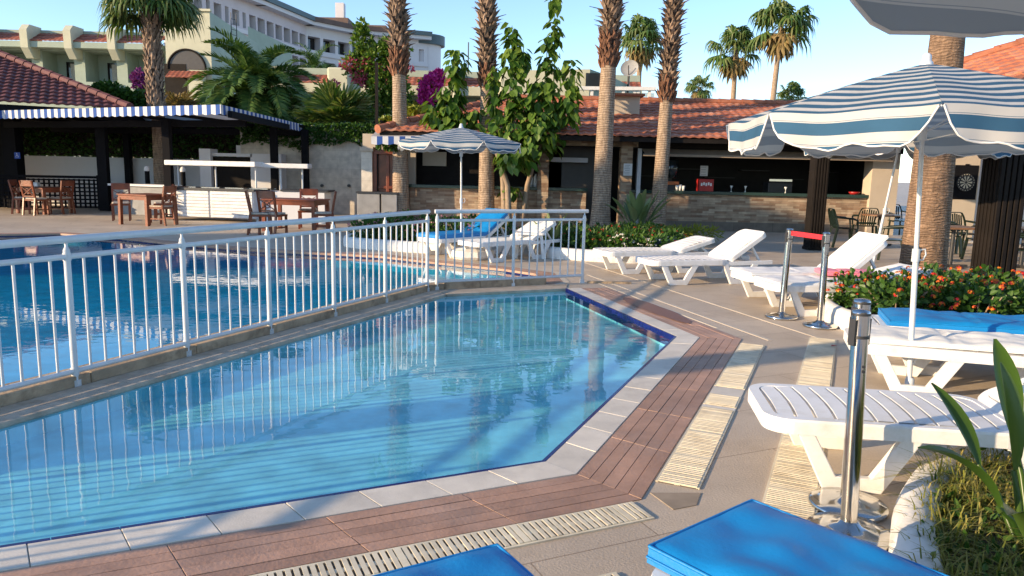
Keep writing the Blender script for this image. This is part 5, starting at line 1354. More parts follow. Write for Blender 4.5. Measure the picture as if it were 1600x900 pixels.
# strelitzia
def blade(mb, p, d, L, W, bend, n=6, mi=0, petiole=.4):
    p = Vector(p); d = Vector(d).normalized(); x = d.cross(Vector((0, 0, 1))).normalized(); pts = []; q = p.copy(); v = d.copy()
    out = Vector((d.x, d.y, 0)).normalized() if Vector((d.x, d.y)).length > .05 else Vector((1, 0, 0))
    for i in range(n+1): pts.append((q.copy(), v.copy())); q = q+v*L/n; v = (v + (out*.6+Vector((0, 0, -1)))*bend/n).normalized()
    mb.tube([p - d*L*petiole, p], [.012, .01], 5, mi)
    vs = []
    for i, (q, v) in enumerate(pts):
        f = i/n; w = W*sin(pi*min(1, f*.93+.05))**.75*.5; up = x.cross(v)
        vs += [q - x*w + up*w*.5, q, q + x*w + up*w*.5]
    mb.raw(vs, [(i*3+j, i*3+j+1, (i+1)*3+j+1, (i+1)*3+j) for i in range(n) for j in (0, 1)], mi, True)
def strelitzia(label, loc, n, L, W, sp_, mat, pet, seedang=0, name='strelitzia'):
    t = thing(name, label, 'plant', loc); m = MB()
    for k in range(n):
        a = seedang+k*2.4; e = rnd(*sp_); d_ = Vector((cos(a)*cos(e), sin(a)*cos(e), sin(e))); l = L*rnd(.75, 1.15)
        b = Vector((cos(a)*.05, sin(a)*.05, 0)); blade(m, b + d_*l*pet, d_, l, W*rnd(.8, 1.15), rnd(.1, .5), 7, 0, pet)
    m.build('leaves', mat, t); return t
q = gp(985, 364); strelitzia('pale green strelitzia with upright blades between the two right palms', (q.x-.05, 18.2, .1), 24, .62, .16, (.7, 1.4), STREL, .7)
q = gp(835, 395); strelitzia('narrow leaved plant at the left end of the red flowered bed', (.75, 13.7, .1), 16, .5, .07, (.8, 1.4), STREL, .5)
# near bed, bottom right
bed = thing('flower_bed', 'grassy flower bed with white kerb in the bottom right corner', 'flower bed', (0, 0, 0))
kp = [(1.0, 1.2), (1.3, 2.0), (1.52, 2.55), (1.72, 2.95), (1.97, 3.3), (2.3, 3.62), (2.75, 3.75), (3.4, 3.5)]
o_, pts = kerb_tube(kp, .085, 0, bed, h=.17); soil_patch([(p.x, p.y) for p in pts] + [(4.4, 2.6), (2.6, .6)], .09, bed)
gpoly = [(p.x, p.y) for p in pts] + [(4.2, 2.6), (2.6, .9)]
def inpoly(x, y, poly):
    c = False
    for i in range(len(poly)):
        a, b = poly[i], poly[i-1]
        if (a[1] > y) != (b[1] > y) and x < (b[0]-a[0])*(y-a[1])/(b[1]-a[1])+a[0]: c = not c
    return c
m = MB(); cnt = 0
while cnt < 11000:
    x, y = rnd(1.2, 3.4), rnd(1.4, 3.7)
    if not inpoly(x, y, gpoly): continue
    den = mnoise.noise(Vector((x*2.2, y*2.2, 0)))
    if rnd(-.6, .7) > den+.25: continue
    cnt += 1; a = rnd(0, 6.28); L = rnd(.07, .24)*(1+.9*max(0, den)); e = rnd(.3, 1.4); d_ = Vector((cos(a)*cos(e), sin(a)*cos(e), sin(e))); s = Vector((-sin(a), cos(a), 0))*rnd(.0022, .0045)
    p = Vector((x, y, .09)); m1 = p+d_*L*.55; tp = m1 + (d_+Vector((cos(a)*.5, sin(a)*.5, -.7)))*L*.4
    m.raw([p-s, p+s, m1-s*.8, m1+s*.8, tp], [(0, 1, 3, 2), (2, 3, 4)])
o = m.build('grass', GRASSM, kind='stuff'); o['label'] = 'rough yellowing grass and weeds in the near bed'; o['category'] = 'grass'
m = MB()
for _ in range(1500):
    x, y = rnd(1.3, 3.2), rnd(1.5, 3.6)
    if inpoly(x, y, gpoly): m.leaf((x, y, rnd(.1, .17)), rvec()+Vector((0, 0, .6)), rvec()+Vector((0, 0, 1)), rnd(.025, .055), rnd(.015, .03))
o = m.build('ground_cover', SHRUB, kind='stuff'); o['label'] = 'small leafy weeds among the grass in the near bed'; o['category'] = 'weeds'
# canna with big leaves
t = thing('canna_plant', 'large canna with broad glossy upright leaves at the right edge', 'plant', (2.0, 2.68, .09))
m = MB()
for (bx, by, tx, ty, tz, L, W, bend) in ((0, 0, -.05, .1, .5, .42, .115, .15), (.02, 0, -.22, .0, .3, .42, .1, .9), (.05, .02, .12, .05, .55, .42, .12, .2), (.1, 0, .2, -.1, .42, .4, .12, .5), (.02, .05, -.12, .3, .42, .38, .09, .35),
                                          (.1, .1, .0, .28, .6, .42, .11, .2), (.14, .05, .3, .12, .4, .45, .12, .5), (0, -.05, -.15, -.14, .2, .4, .1, .8), (.12, -.06, .1, -.2, .42, .4, .12, .35)):
    p = Vector((bx, by, 0)); q = p + Vector((tx, ty, tz))*.62; m.tube([p, lerp(p, q, .55)+Vector((0, 0, .03)), q], [.016, .013, .009], 6); blade(m, q, (q-p)+Vector((0, 0, .05)), L, W, bend, 8, 0, .05)
m.build('leaves', BIGLEAF, t)
# ------------------------------------------------------------------ umbrellas
def umbrella(name, label, loc, R_, za, zr, val, rot, pole_top, group='striped umbrellas', zpole0=0.0, closed_lean=(0, 0), npan=8, tilt=0.):
    t = thing(name, label, 'umbrella', loc, 0, group)
    LR = math.hypot(R_, za-zr)
    ax = Vector((closed_lean[0], closed_lean[1], 0))
    def cp(k, s, tt):
        a0, a1 = rot+2*pi*k/npan, rot+2*pi*(k+1)/npan
        r = R_*tt; p = lerp(Vector((cos(a0)*r, sin(a0)*r, 0)), Vector((cos(a1)*r, sin(a1)*r, 0)), s)
        sag = sin(pi*s)*tt
        z = za - (za-zr)*(tt**1.12) - .014*R_*sag + .005*sin(s*11+k)*tt*(tt > .4) + tilt*p.x
        return p*(1-.012*sag) + Vector((0, 0, z)) + ax
    m = MB(); ns, nt_ = 10, 14
    for k in range(npan):
        vs = [cp(k, i/ns, j/nt_) for j in range(nt_+1) for i in range(ns+1)]
        # stripes run parallel to the hem of each panel
        uvv = [(i/ns, LR*j/nt_) for j in range(nt_+1) for i in range(ns+1)]
        fs = []; uvs = []
        for j in range(nt_):
            for i in range(ns):
                f = (j*(ns+1)+i, j*(ns+1)+i+1, (j+1)*(ns+1)+i+1, (j+1)*(ns+1)+i); fs.append(f); uvs.append([uvv[q] for q in f])
        m.raw(vs, [f[::-1] for f in fs], 0, True, [q[::-1] for q in uvs])
    can = m.build('canopy', UMBCLOTH, t)
    m = MB(); tr = MB()
    for k in range(npan):
        n_ = 22; rows = 6; top = []; vs = []; uvv = []
        for i in range(n_+1):
            s = .012 + .976*i/n_; p = cp(k, s, 1.0); e = min(i, n_-i)/n_
            prof = 1-max(0, 1-e/.2)**2.4*.96; drop = val*prof*(1+.06*sin(s*17+k*2)+.04*sin(s*31+k))
            o = Vector((p.x-ax.x, p.y-ax.y, 0)).normalized()
            for j in range(rows+1):
                f = j/rows; q = p + Vector((0, 0, -drop*f)) + o*(.012*sin(s*19+k*1.7)*f + .012*sin(pi*f*.5)*prof)
                vs.append(q); uvv.append((s, LR + .03 + drop*f))
            top.append(vs[-1])
        fs = []; uvs = []
        for i in range(n_):
            for j in range(rows):
                f = (i*(rows+1)+j, (i+1)*(rows+1)+j, (i+1)*(rows+1)+j+1, i*(rows+1)+j+1); fs.append(f); uvs.append([uvv[q] for q in f])
        m.raw(vs, [f[::-1] for f in fs], 0, True, [q[::-1] for q in uvs]); tr.tube(top, .006, 5, 0, False)
    m.build('valance', UMBCLOTH, t); tr.build('hem_trim', TRIM, t)
    m = MB(); c = ax + Vector((0, 0, za)); m.lathe([(.045, -.015), (.04, .01), (.03, .02), (.028, .055), (.012, .07), (0, .07)], c, 14); m.build('finial', POLE, t)
    m = MB(); m.tube([(0, 0, zpole0), ax*.45+Vector((0, 0, za*.45))], .019, 12); m.tube([ax*.43+Vector((0, 0, za*.43)), ax+Vector((0, 0, za-.01))], .0155, 12)
    m.build('pole', POLE, t)
    m = MB(); q = ax*.44+Vector((0, 0, za*.44)); m.tube([q-Vector((0, 0, .06)), q+Vector((0, 0, .03))], .026, 12)
    m.tube([q+Vector((.024, 0, .02)), q+Vector((.06, 0, .03)), q+Vector((.07, 0, -.01)), q+Vector((.05, 0, -.05)), q+Vector((.025, 0, -.045))], .006, 6); m.build('tilt_clamp', POLE, t)
    for k in range(npan):
        m = MB(); pts = [cp(k, 0, j/8)-Vector((0, 0, .014)) for j in range(9)]; m.tube(pts, .005, 5); rb = m.build('rib', POLE, t)
        m = MB(); hub = ax*.8+Vector((0, 0, za*.8)); m.tube([hub, pts[4]], .0045, 5); m.build('strut', POLE, rb)
    m = MB(); hub = ax*.8+Vector((0, 0, za*.8)); m.tube([hub-Vector((0, 0, .05)), hub+Vector((0, 0, .04))], .03, 12); m.build('hub', POLE, t)
    return t
rot0 = math.atan2(-1.47, -.70)
u = umbrella('umbrella', 'big blue and white striped umbrella in the right foreground', (2.88, 5.17, 0), 1.28, 2.29, 1.925, .2, R(-114), 2.3, closed_lean=(-.12, 0), tilt=.02)
m = MB(); m.lathe([(.05, 0), (.05, .03), (.032, .04), (.03, .1), (.024, .11)], n=14); m.build('ground_socket', POLE, u)
u = umbrella('umbrella', 'striped umbrella mostly hidden behind the big one, its slim leaning pole beside the palm', (5.33, 10.95, 0), 1.35, 2.45, 2.07, .19, .3, 2.3, closed_lean=(.3, 0))
u = umbrella('umbrella', 'blue and white striped umbrella beyond the pools over the blue sunbed', (-.93, 13.3, 0), 1.13, 2.27, 2.0, .13, -1.95, 2.3, closed_lean=(-.03, 0))
t = thing('parasol_weight', 'white rounded umbrella base by the far edge of the main pool', 'umbrella base', (-.72, 12.95, 0))
m = MB(); m.lathe([(0, 0), (.36, 0), (.4, .05), (.38, .15), (.25, .19), (.05, .2), (.045, .26), (.035, .26), (.035, .18), (0, .18)], n=10, smooth=False); m.build('base', KERBW, t, bevel=.015)
u = umbrella('umbrella', 'shaded striped umbrella overhead, its hem crossing the top right corner', (1.875, .395, 0), 2.0, 2.62, 2.13, .2, R(124.6), 2.4)

# ------------------------------------------------------------------ sun loungers
def rrect(x0, x1, y, r, n=6):
    pts = []
    for cx, cy, a0 in ((x1-r, y-r, 0), (x0+r, y-r, 90), (x0+r, -y+r, 180), (x1-r, -y+r, 270)):
        for i in range(n+1): a = R(a0+90*i/n); pts.append((cx+r*cos(a), cy+r*sin(a)))
    return pts
def frame_panel(mb, x0, x1, hw, rc, rim, th, T, slats, curve=0.):
    "rounded rim with slatted infill, transformed by T"
    o = rrect(x0, x1, hw, rc); i_ = rrect(x0+rim, x1-rim, hw-rim, max(.02, rc-rim)); k = len(o)
    cz = lambda x: curve*sin(pi*min(1, max(0, (x-x0)/(x1-x0))))
    def q(p, z): return T @ Vector((p[0], p[1], z + cz(p[0])))
    vs = [q(p, 0) for p in o] + [q((p[0]*.998+.002*(x0+x1)/2, p[1]*.985), .012) for p in o] + [q(p, .012) for p in i_] + [q(p, -th*.5) for p in i_] + [q(p, -th) for p in o]
    fs = []
    for a in range(k):
        b = (a+1) % k
        for l0, l1 in ((4, 0), (0, 1), (1, 2), (2, 3), (3, 4)): fs.append((l0*k+a, l0*k+b, l1*k+b, l1*k+a))
    mb.raw(vs, fs, 0, False)
    L = (x1-x0-2*rim); pitch = L/slats
    for s in range(slats):
        a, b = x0+rim+pitch*(s+.09), x0+rim+pitch*(s+.91); y = hw-rim+.006; vs = []
        for yy in (-y, -y*.5, 0, y*.5, y):
            bow = .018*(1-(yy/y)**2)
            for xx in (a, b):
                vs += [q((xx+bow, yy), .009), q((xx+bow, yy), -.012)]
        fs = []
        for j in range(4):
            B = j*4
            fs += [(B, B+4, B+6, B+2), (B+1, B+3, B+7, B+5), (B, B+1, B+5, B+4), (B+2, B+6, B+7, B+3)]
        mb.raw(vs, fs, 0)
def make_lounger(label, loc, rz, back, group='white plastic sun loungers', HS=.335, arms=True):
    t = thing('sun_lounger', label, 'sun lounger', loc, rz, group); hw = .325
    m = MB(); frame_panel(m, 0, 1.22, hw, .13, .055, .062, Matrix.Translation((0, 0, HS)), 12, .012); m.build('seat', WHITEP, t)
    m = MB(); T = Matrix.Translation((1.2, 0, HS)) @ Matrix.Rotation(-back, 4, 'Y'); frame_panel(m, 0.0, .72, hw-.012, .1, .055, .05, T, 7, .02); m.build('backrest', WHITEP, t)
    for sy in (-1, 1):
        m = MB(); y = sy*(hw-.035); m.bar((1.1, y, HS-.045), (1.92, y, HS-.03), .04, .06, (0, 0, 1)); m.build('side_rail', WHITEP, t, bevel=.006)
        for x0 in (.16, 1.12):
            m = MB(); y = sy*(hw-.03)
            w_ = .05; P4 = [(x0, HS-.05), (x0+.15, .03), (x0+.37, .03), (x0+.56, HS-.05)]
            # flat trapezoid frame as one bent band
            inn = [(x0+.07, HS-.05), (x0+.185, .075), (x0+.345, .075), (x0+.47, HS-.05)]; out = [(x0-.01, HS-.05), (x0+.13, .0), (x0+.4, .0), (x0+.57, HS-.05)]
            vs = [(p[0], y+o, p[1]) for o in (-.022, .022) for p in out+inn]
            fs = []
            for a in range(3):
                fs += [(a, a+1, 4+a+1, 4+a), (8+a, 12+a, 12+a+1, 8+a+1), (a, 8+a, 8+a+1, a+1), (4+a, 4+a+1, 12+a+1, 12+a)]
            m.raw(vs, fs); m.build('leg', WHITEP, t, bevel=.006)
    if back > .2:
        m = MB()
        for sy in (-1, 1):
            tp = T @ Vector((.45, sy*.22, -.04)); m.bar(tp, (tp.x+.18, sy*.22, HS-.05), .03, .03)
        tp = Vector((1.2+.45*cos(back)+.18, 0, HS-.05)); m.bar(tp+Vector((0, -.3, 0)), tp+Vector((0, .3, 0)), .03, .03)
        m.build('back_support', WHITEP, t)
    return t
def cushion(name, label, cat, parts, mat, hw=.3, th=.065, bev=.02, group=None, loc=(0, 0, 0), rz=0., seed=0, wr=.006, sub=True):
    "mattress following (x, z) profile points in lounger coordinates"
    t = MB(); n = 0; nx, ny = 64, 20
    L = [0]
    for a, b in zip(parts, parts[1:]): L.append(L[-1]+math.dist(a, b))
    def prof(s):
        for i in range(len(parts)-1):
            if s <= L[i+1] or i == len(parts)-2:
                f = (s-L[i])/(L[i+1]-L[i]); return lerp(parts[i][0], parts[i+1][0], f), lerp(parts[i][1], parts[i+1][1], f)
    top = []; bot = []
    for i in range(nx+1):
        s = L[-1]*i/nx; x, z = prof(s)
        for j in range(ny+1):
            y = -hw+2*hw*j/ny
            e = min(1, min(i, nx-i)/3.2)*min(1, min(j, ny-j)/2.2); e = e**.5
            w = wr*mnoise.noise(Vector((x*6+seed, y*9, seed*3)))*2 - .014*sum(math.exp(-((s-q_)/.02)**2) for q_ in (L[-1]*.34, L[-1]*.67)) + wr*.8*sin(x*16+seed+2*mnoise.noise(Vector((x*3, y*3, seed))))*(.5+.5*mnoise.noise(Vector((x*2, y*2, seed+5))))
            ex = .012*(1-e)
            top.append((x, y*(1-.025*(1-e)), z+th*(.72+.28*e)+w*e)); bot.append((x, y*(1+.0), z+.004))
    k = ny+1
    fs = [(i*k+j, i*k+j+1, (i+1)*k+j+1, (i+1)*k+j) for i in range(nx) for j in range(ny)]; B = len(top)
    fs = [f[::-1] for f in fs]
    fs += [tuple(B+q for q in f[::-1]) for f in fs]
    for i in range(nx):
        fs += [(i*k, (i+1)*k, B+(i+1)*k, B+i*k)]; fs += [((i+1)*k+ny, i*k+ny, B+i*k+ny, B+(i+1)*k+ny)]
    for j in range(ny):
        fs += [(j+1, j, B+j, B+j+1), (nx*k+j, nx*k+j+1, B+nx*k+j+1, B+nx*k+j)]
    t.raw(top+bot, fs, 0, True); o = t.build(name, mat); o.location = loc; o.rotation_euler = (0, 0, rz)
    md = o.modifiers.new('edge', 'EDGE_SPLIT'); md.split_angle = R(62)
    if th > .04:
        ring = [top[j] for j in range(ny+1)] + [top[i*k+ny] for i in range(1, nx+1)] + [top[nx*k+j] for j in range(ny-1, -1, -1)] + [top[i*k] for i in range(nx-1, -1, -1)]
        pm = MB(); pm.tube(ring, .0055, 6, 0, False); pm.build('piping', mat, o)
        low = [(x, y*1.004, z+th*.25) for x, y, z in bot]
        ring = [low[j] for j in range(ny+1)] + [low[i*k+ny] for i in range(1, nx+1)] + [low[nx*k+j] for j in range(ny-1, -1, -1)] + [low[i*k] for i in range(nx-1, -1, -1)]
        pm = MB(); pm.tube(ring, .004, 6, 0, False); pm.build('seam', mat, o)
    return tag(o, label, cat, group)
LZ = .335+.012
# two white ones on the right deck
make_lounger('white plastic lounger with slightly raised back beside the red flowered bed', (1.33, 11.45, 0), R(17), R(16))
make_lounger('white plastic lounger with steeper raised back, nearer the pool corner', (1.83, 10.4, 0), R(16), R(34))
# pair with pink pad
A = (2.78, 9.0, 0); make_lounger('white cushioned lounger with steep back carrying the pink pad', A, R(9), R(40))
cb_, sb_ = cos(R(40)), sin(R(40))
cushion('lounger_pad', 'white padded cushion on the steep lounger behind the two stanchions', 'cushion', [(.02, LZ), (1.2, LZ), (1.2+.72*cb_, LZ+.72*sb_)], WHITEC, .3, .05, loc=A, rz=R(9), seed=3)
o = cushion('pink_pad', 'pink foam pad lying across the white loungers behind the stanchions', 'pad', [(0, 0), (.62, 0)], PINKC, .17, .06, loc=(3.62, 8.68, LZ+.055), rz=R(-6), seed=8, wr=.002)
B = (2.85, 8.3, 0); make_lounger('white lounger with low back and pale sheet beside the lantana bed', B, R(9), R(13))
cb2, sb2 = cos(R(13)), sin(R(13))
cushion('lounger_pad', 'thin white pad on the low lounger next to the lantana bed', 'cushion', [(.04, LZ), (1.2, LZ), (1.2+.7*cb2, LZ+.7*sb2)], WHITEC, .3, .035, loc=B, rz=R(9), seed=5)
# near white lounger
make_lounger('nearest white slatted lounger behind the single tall stanchion', (1.3, 3.78, 0), R(-8), R(24))
# pair with pole
Cc = (2.55, 5.5, 0); make_lounger('white lounger with wrinkled pale cover behind the umbrella pole', Cc, R(-18), R(2))
cushion('lounger_pad', 'wrinkled pale grey cover on the lounger behind the umbrella pole', 'cushion', [(.05, LZ), (1.85, LZ+.02)], WHITEC, .285, .045, loc=Cc, rz=R(-18), seed=11, wr=.008)
Dd = (2.98, 6.08, 0); make_lounger('white lounger under a blue mattress against the lantana bed', Dd, R(-18), R(2))
cushion('blue_mattress', 'bright blue mattress on the lounger against the lantana bed', 'mattress', [(.12, LZ), (1.9, LZ+.02)], BLUEC, .31, .085, loc=Dd, rz=R(-18), seed=21, wr=.008)
# far pair over the main pool
Ee = (-1.5, 12.85, 0); make_lounger('far white lounger with blue mattress under the far umbrella', Ee, R(48), R(33))
c5, s5 = cos(R(33)), sin(R(33))
cushion('blue_mattress', 'blue mattress folded up the raised back of the far lounger', 'mattress', [(.02, LZ), (1.15, LZ), (1.15+.75*c5, LZ+.75*s5)], BLUEC, .31, .08, loc=Ee, rz=R(48), seed=31)
make_lounger('far empty white lounger right of the far blue one', (-.78, 12.35, 0), R(42), R(26))
t = thing('side_table', 'small square white plastic table by the kerb of the far bed', 'table', (.3, 13.3, 0))
m = MB(); m.prism(rrect(-.27, .27, .27, .06), .42, .46); m.build('tabletop', WHITEP, t, bevel=.008)
for sx in (-1, 1):
    for sy in (-1, 1): m = MB(); m.bar((sx*.2, sy*.2, .42), (sx*.24, sy*.24, 0), .06, .05); m.build('leg', WHITEP, t)
# foreground blue mattresses
Ff = (.62, 2.2, 0); make_lounger('lounger under the blue mattress at the bottom edge, right of centre', Ff, R(-51), R(2))
cushion('blue_mattress', 'bright blue mattress filling the bottom edge beside the tall stanchion', 'mattress', [(-.02, LZ), (1.85, LZ+.02)], BLUEC, .275, .075, loc=(Ff[0]+.03, Ff[1]+.03, 0), rz=R(-51), seed=41, wr=.009)
Gg = (-.27, 1.9, 0); make_lounger('lounger under the partly visible blue mattress at the bottom edge', Gg, R(-60), R(2))
cushion('blue_mattress', 'corner of a blue mattress at the bottom edge, left of the other', 'mattress', [(-.02, LZ), (1.85, LZ+.02)], BLUEC, .3, .075, loc=Gg, rz=R(-60), seed=51, wr=.009)

q = gp(1298, 544); m = MB(); m.leaf((q.x, q.y, .018), (1, .3, .1), (0, 0, 1), .07, .035); tag(m.build('fallen_leaf', REDP), 'small red fallen leaf on the far drain grate', 'leaf')
# ------------------------------------------------------------------ stanchions
def stanchion(label, loc, lean, top=None):
    az = 0.
    if top: lean = ((top.x-loc[0])/.98, (top.y-loc[1])/.98)
    t = thing('stanchion', label, 'stanchion', loc, az, 'polished barrier stanchions')
    T = Vector((lean[0], lean[1], 0)); P = lambda z: T*z + Vector((0, 0, z))
    m = MB(); m.lathe([(0, 0), (.165, 0), (.172, .008), (.172, .022), (.165, .028), (.1, .04), (.05, .055), (.036, .07), (0, .07)], n=40); m.build('base', CHROME, t)
    m = MB(); m.tube([P(.05), P(.86)], .034, 24); m.build('pole', CHROME, t)
    m = MB(); m.tube([P(.86), P(.872)], .039, 24); m.build('collar', DARKMETAL, t)
    m = MB(); m.tube([P(.955), P(.965)], .039, 24); m.build('collar', DARKMETAL, t)
    m = MB(); m.tube([P(.872), P(.957)], .0355, 24); m.tube([P(.965), P(.975), P(.98)], [.037, .034, .012], 24); m.build('head', CHROME, t)
    m = MB()
    for a in (.35, pi+.35, pi/2+.35): m.box(P(.905)+Vector((cos(a)*.036, sin(a)*.041, -.02)), (.014, .03, .11), a)
    m.build('belt_slot', DARKMETAL, t)
    m = MB()
    for z in (.745, .725): m.tube([P(z)+Vector((.008, -.035, 0)), P(z)+Vector((.008, -.038, 0))], .006, 10)
    m.build('screw', DARKMETAL, t)
    return t
stanchion('nearest polished steel stanchion standing in front of the near white lounger', (1.462, 2.97, 0), (0, 0), dp(1346, 482, 2.99))
stanchion('second polished stanchion hidden behind the nearest one, only its round base showing', (gp(1324, 793).x, gp(1324, 793).y, 0), (0, 0), dp(1347, 470, 3.27))
stanchion('left polished stanchion of the distant pair holding the red belt', (2.95, 7.95, 0), (.02, 0))
stanchion('right polished stanchion of the distant pair joined by the red belt', (3.19, 7.5, 0), (-.015, 0))
a, b = Vector((2.97, 7.95, .93)), Vector((3.175, 7.5, .92)); m = MB(); m.bar(a, b, .004, .05); tag(m.build('red_belt', REDBELT), 'short red retractable belt joining the two distant stanchions', 'belt')

# ------------------------------------------------------------------ green plastic chairs and tables
def make_chair(label, loc, rz):
    t = thing('plastic_chair', label, 'chair', loc, rz, 'dark green plastic chairs at the right tables')
    m = MB(); vs = []
    for i in range(7):
        f = i/6; x = -.2+.42*f
        for j in range(7): y = -.22+.44*j/6; vs.append((x, y*(1-.08*(1-f)), .44-.02*sin(pi*f)*cos(pi*(j/6-.5)) - .015*(f > .99)))
    fs = [(i*7+j, (i+1)*7+j, (i+1)*7+j+1, i*7+j+1) for i in range(6) for j in range(6)]; m.raw(vs, fs, 0, True)
    o = m.build('seat', GREENP, t); sm = o.modifiers.new('solid', 'SOLIDIFY'); sm.thickness = .018
    m = MB(); pts = []
    for j in range(13):
        a = pi*j/12; y = -.235*cos(a); z = .46+.40*min(1, sin(a)*1.35)**.6; pts.append((-.2-.11*((z-.44)/.4), y, z))
    for p, q in zip(pts, pts[1:]): m.bar(p, q, .02, .045, (1, 0, 0))
    for k in range(7):
        y = -.15+.05*k; zt_ = .84-abs(y)*.3; m.bar((-.21, y*.95, .45), (-.2-.1, y, zt_), .028, .012, (1, 0, 0))
    m.bar((-.215, -.2, .5), (-.215, .2, .5), .015, .05)
    m.build('backrest', GREENP, t)
    for s in (-1, 1):
        m = MB(); m.tube([(-.27, s*.235, .68), (-.1, s*.27, .67), (.1, s*.27, .655), (.2, s*.26, .62), (.22, s*.24, .44)], [.02, .024, .024, .022, .018], 7); m.build('armrest', GREENP, t)
        m = MB(); m.bar((.2, s*.22, .44), (.25, s*.255, 0), .04, .045); m.build('leg', GREENP, t)
        m = MB(); m.bar((-.2, s*.2, .44), (-.29, s*.24, 0), .04, .045); m.build('leg', GREENP, t)
    return t
def round_table(label, loc, w=.7, round_=True, top=TABLETOP):
    t = thing('cafe_table', label, 'table', loc, 0, 'cafe tables at right')
    m = MB(); m.prism(rrect(-w/2, w/2, w/2, w*.48 if round_ else .04), .7, .735); m.build('tabletop', top, t, bevel=.006)
    m = MB(); m.tube([(0, 0, .05), (0, 0, .7)], .035, 10); m.build('pedestal', DARKMETAL, t)
    m = MB(); m.bar((-.3, 0, .03), (.3, 0, .03), .05, .05); m.bar((0, -.3, .031), (0, .3, .031), .05, .052); m.build('foot', DARKMETAL, t)
chs = [('green plastic chair facing right, leftmost by the dark fluted post', gp(1316, 386), -.1), ('green plastic chair seen from behind at the brown table beside the leftmost chair', gp(1349, 380), 1.35),
       ('green plastic chair with back turned, right behind the slim umbrella pole', gp(1390, 410), 2.5), ('green plastic chair on the far side of the brown table near the beige panel', gp(1397, 368), -1.7),
       ('green plastic chair behind the square table, left of the thick fluted post', gp(1499, 395), -1.5), ('green plastic chair turned sideways against the thick fluted post', gp(1533, 408), 3.0),
       ('green plastic chair right of the thick fluted post at the frame edge', gp(1592, 430), 2.7), ('far green plastic chair behind the table right of the fluted post', gp(1584, 392), -1.6), ('green plastic chair half hidden behind the thick palm trunk', gp(1470, 400), .2)]
for lb, p, rz in chs: make_chair(lb, (p.x, p.y, 0), rz)
p = gp(1372, 384); round_table('round brown cafe table among green chairs behind the slim umbrella pole', (p.x, p.y, 0), .8)
p = gp(1497, 418); round_table('square wood topped cafe table between palm trunk and fluted post', (p.x-.15, p.y, 0), .75, False)
p = gp(1600, 420); round_table('square wood topped cafe table at the right frame edge', (p.x, p.y+.1, 0), .75, False)

# ------------------------------------------------------------------ wooden dining sets
def dining_chair(label, loc, rz, mat=None):
    W_ = mat or REDWOOD
    t = thing('dining_chair', label, 'chair', loc, rz, 'red brown wooden dining chairs')
    m = MB(); m.box((0, 0, .43), (.44, .46, .045)); m.build('seat_frame', W_, t, bevel=.006)
    m = MB(); m.prism(rrect(-.2, .2, .21, .05), .454, .495); m.build('cushion', CUSH, t, bevel=.012)
    for s in (-1, 1):
        m = MB(); m.bar((.19, s*.2, .42), (.2, s*.2, 0), .045, .045); m.build('leg', W_, t)
        m = MB(); m.bar((-.2, s*.2, .5), (-.27, s*.2, 0), .045, .045); m.build('leg', W_, t)
        m = MB(); m.bar((-.2, s*.2, .48), (-.29, s*.205, .98), .045, .04, (1, 0, 0)); m.build('back_post', W_, t)
        m = MB(); m.bar((.19, s*.2, .16), (-.24, s*.2, .16), .025, .03); m.build('stretcher', W_, t)
    m = MB(); m.bar((-.275, -.2, .9), (-.275, .2, .9), .03, .17, (0, 0, 1)); m.build('top_rail', W_, t, bevel=.006)
    m = MB(); m.bar((-.225, -.19, .56), (-.26, .19, .8), .018, .03, (1, 0, 0)); m.bar((-.225, .19, .56), (-.26, -.19, .8), .0185, .03, (1, 0, 0)); m.bar((-.22, -.19, .54), (-.22, .19, .54), .022, .035)
    c = Vector((-.242, 0, .68))
    pts = [c+Vector((-.014*sin(a), .075*cos(a), .075*sin(a))) for a in [2*pi*i/16 for i in range(17)]]; m.tube(pts, .011, 6, 0, False)
    m.build('back_lattice', W_, t)
    return t
def dining_table(label, loc, rz, L=1.0, W_=.9, mat=None):
    mt = mat or REDWOOD; t = thing('dining_table', label, 'table', loc, rz, 'red brown dining tables')
    m = MB(); m.box((0, 0, .75), (L, W_, .035)); m.build('tabletop', mt, t, bevel=.008)
    m = MB(); m.box((0, 0, .68), (L-.06, W_-.06, .1)); m.build('apron', mt, t)
    for sx in (-1, 1):
        for sy in (-1, 1): m = MB(); m.bar((sx*(L/2-.06), sy*(W_/2-.06), .68), (sx*(L/2-.05), sy*(W_/2-.05), 0), .08, .08); m.build('leg', mt, t)
p = gp(222, 352); p.y += .35; dining_table('red brown square dining table left of the buffet', p, R(-24), 1.05, .95)
for lb, q, rz in (('wooden dining chair behind the left table, under the pavilion edge', gp(186, 345), R(-65)), ('wooden dining chair turned sideways at the right of the left table', gp(249, 352), R(165)), ('wooden dining chair on the far right side of the left table', gp(252, 344), R(200))):
    dining_chair(lb, (q.x, q.y+.15, 0), rz)
p = gp(457, 362); p.y += .35; dining_table('red brown dining table in front of the white buffet end', p, R(-8), 1.35, .95)
for lb, q, rz in (('wooden dining chair at the left end of the right table', gp(408, 366), R(15)), ('wooden dining chair with lit back on the near left of the right table', gp(428, 366), R(75)), ('wooden dining chair behind the right table', gp(482, 357), R(-80)), ('wooden dining chair turned away at the right end of the table', gp(506, 364), R(195))):
    dining_chair(lb, (q.x, q.y, 0), rz)
p = gp(70, 333); dining_table('dark dining table in the restaurant shade at the far left', p, R(-24), 1.3, .9)
for lb, q, rz in (('dark wooden chair at the left of the shaded table', gp(40, 334), R(10)), ('dark wooden chair at the right of the shaded table', gp(97, 334), R(165)), ('dark wooden chair on the near side of the shaded table', gp(58, 336), R(75))):
    dining_chair(lb, (q.x, q.y, 0), rz)
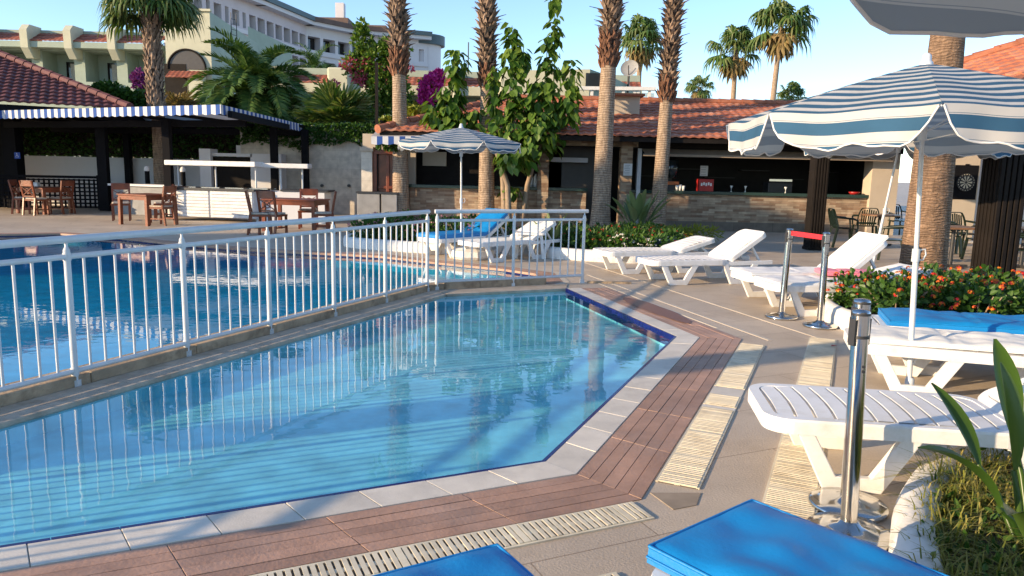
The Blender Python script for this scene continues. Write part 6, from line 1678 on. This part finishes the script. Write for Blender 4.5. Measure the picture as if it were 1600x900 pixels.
p = gp(52, 331); m = MB(); m.box((p.x+.1, p.y+.1, .83), (.12, .12, .12)); tag(m.build('napkin_holder', PAPER), 'small white napkin holder on the shaded dining table', 'napkin holder')
# small standing lamps behind the side counter
for k, px in enumerate((219, 276)):
    p = dp(px, 300, 22.9); t = thing('garden_lamp', ('black bollard lamp left of the palm trunk behind the side counter', 'black bollard lamp right of the palm trunk behind the buffet')[k], 'lamp', (p.x, 23.4, 0))
    m = MB(); m.tube([(0, 0, 0), (0, 0, 1.3)], .07, 10); m.build('post', BLACKW, t); m = MB(); m.lathe([(.08, 1.3), (.09, 1.36), (.05, 1.45), (0, 1.46)], n=12); m.build('head', WALLWHITE, t)
# ------------------------------------------------------------------ light, sky, camera
SUN_EL = R(14.5); SUN_AZ = R(66.0)           # light travels towards (sin az, cos az)
lt = Vector((sin(SUN_AZ)*cos(SUN_EL), cos(SUN_AZ)*cos(SUN_EL), -sin(SUN_EL)))
sd = bpy.data.lights.new('sun', 'SUN'); sd.energy = 3.2; sd.angle = R(.5); sd.color = (1.0, .75, .47)
so = bpy.data.objects.new('sun', sd); COL.objects.link(so); so.rotation_euler = lt.to_track_quat('-Z', 'Y').to_euler(); so.location = (-20, -10, 20)
w = bpy.data.worlds.new('World'); SC.world = w; w.use_nodes = True
nt = w.node_tree; nt.nodes.clear()
sk = nt.nodes.new('ShaderNodeTexSky'); sk.sky_type = 'NISHITA'; sk.sun_disc = False
sk.sun_elevation = SUN_EL
src = -lt
sk.sun_rotation = math.atan2(src.x, src.y)
sk.air_density = .82; sk.dust_density = 0.12; sk.ozone_density = 2.2
bg = nt.nodes.new('ShaderNodeBackground'); bg.inputs[1].default_value = .125
wo = nt.nodes.new('ShaderNodeOutputWorld'); nt.links.new(sk.outputs[0], bg.inputs[0]); nt.links.new(bg.outputs[0], wo.inputs[0])
cd = bpy.data.cameras.new('camera'); cam = bpy.data.objects.new('camera', cd); COL.objects.link(cam)
cd.sensor_width = 36; cd.lens = FPX/1600*36; cd.clip_end = 3000; cd.clip_start = .05
r0 = Vector((1, 0, 0)); u0 = Vector((0, sin(TH), cos(TH))); f0 = Vector((0, cos(TH), -sin(TH)))
rr = r0*cos(RO) + u0*sin(RO); uu = u0*cos(RO) - r0*sin(RO)
M = Matrix((rr, uu, -f0)).transposed().to_4x4(); M.translation = Vector((0, 0, EYE)); cam.matrix_world = M
SC.camera = cam
SC.view_settings.view_transform = 'Standard'; SC.view_settings.look = 'None'; SC.view_settings.gamma = 1
SC.view_settings.exposure = 1.38; SC.view_settings.use_curve_mapping = False
SC.cycles.max_bounces = 8; SC.cycles.transparent_max_bounces = 12
SC.cycles.use_denoising = True
SC.cycles.caustics_reflective = False; SC.cycles.caustics_refractive = False
SC.render.resolution_x = 1024; SC.render.resolution_y = 576
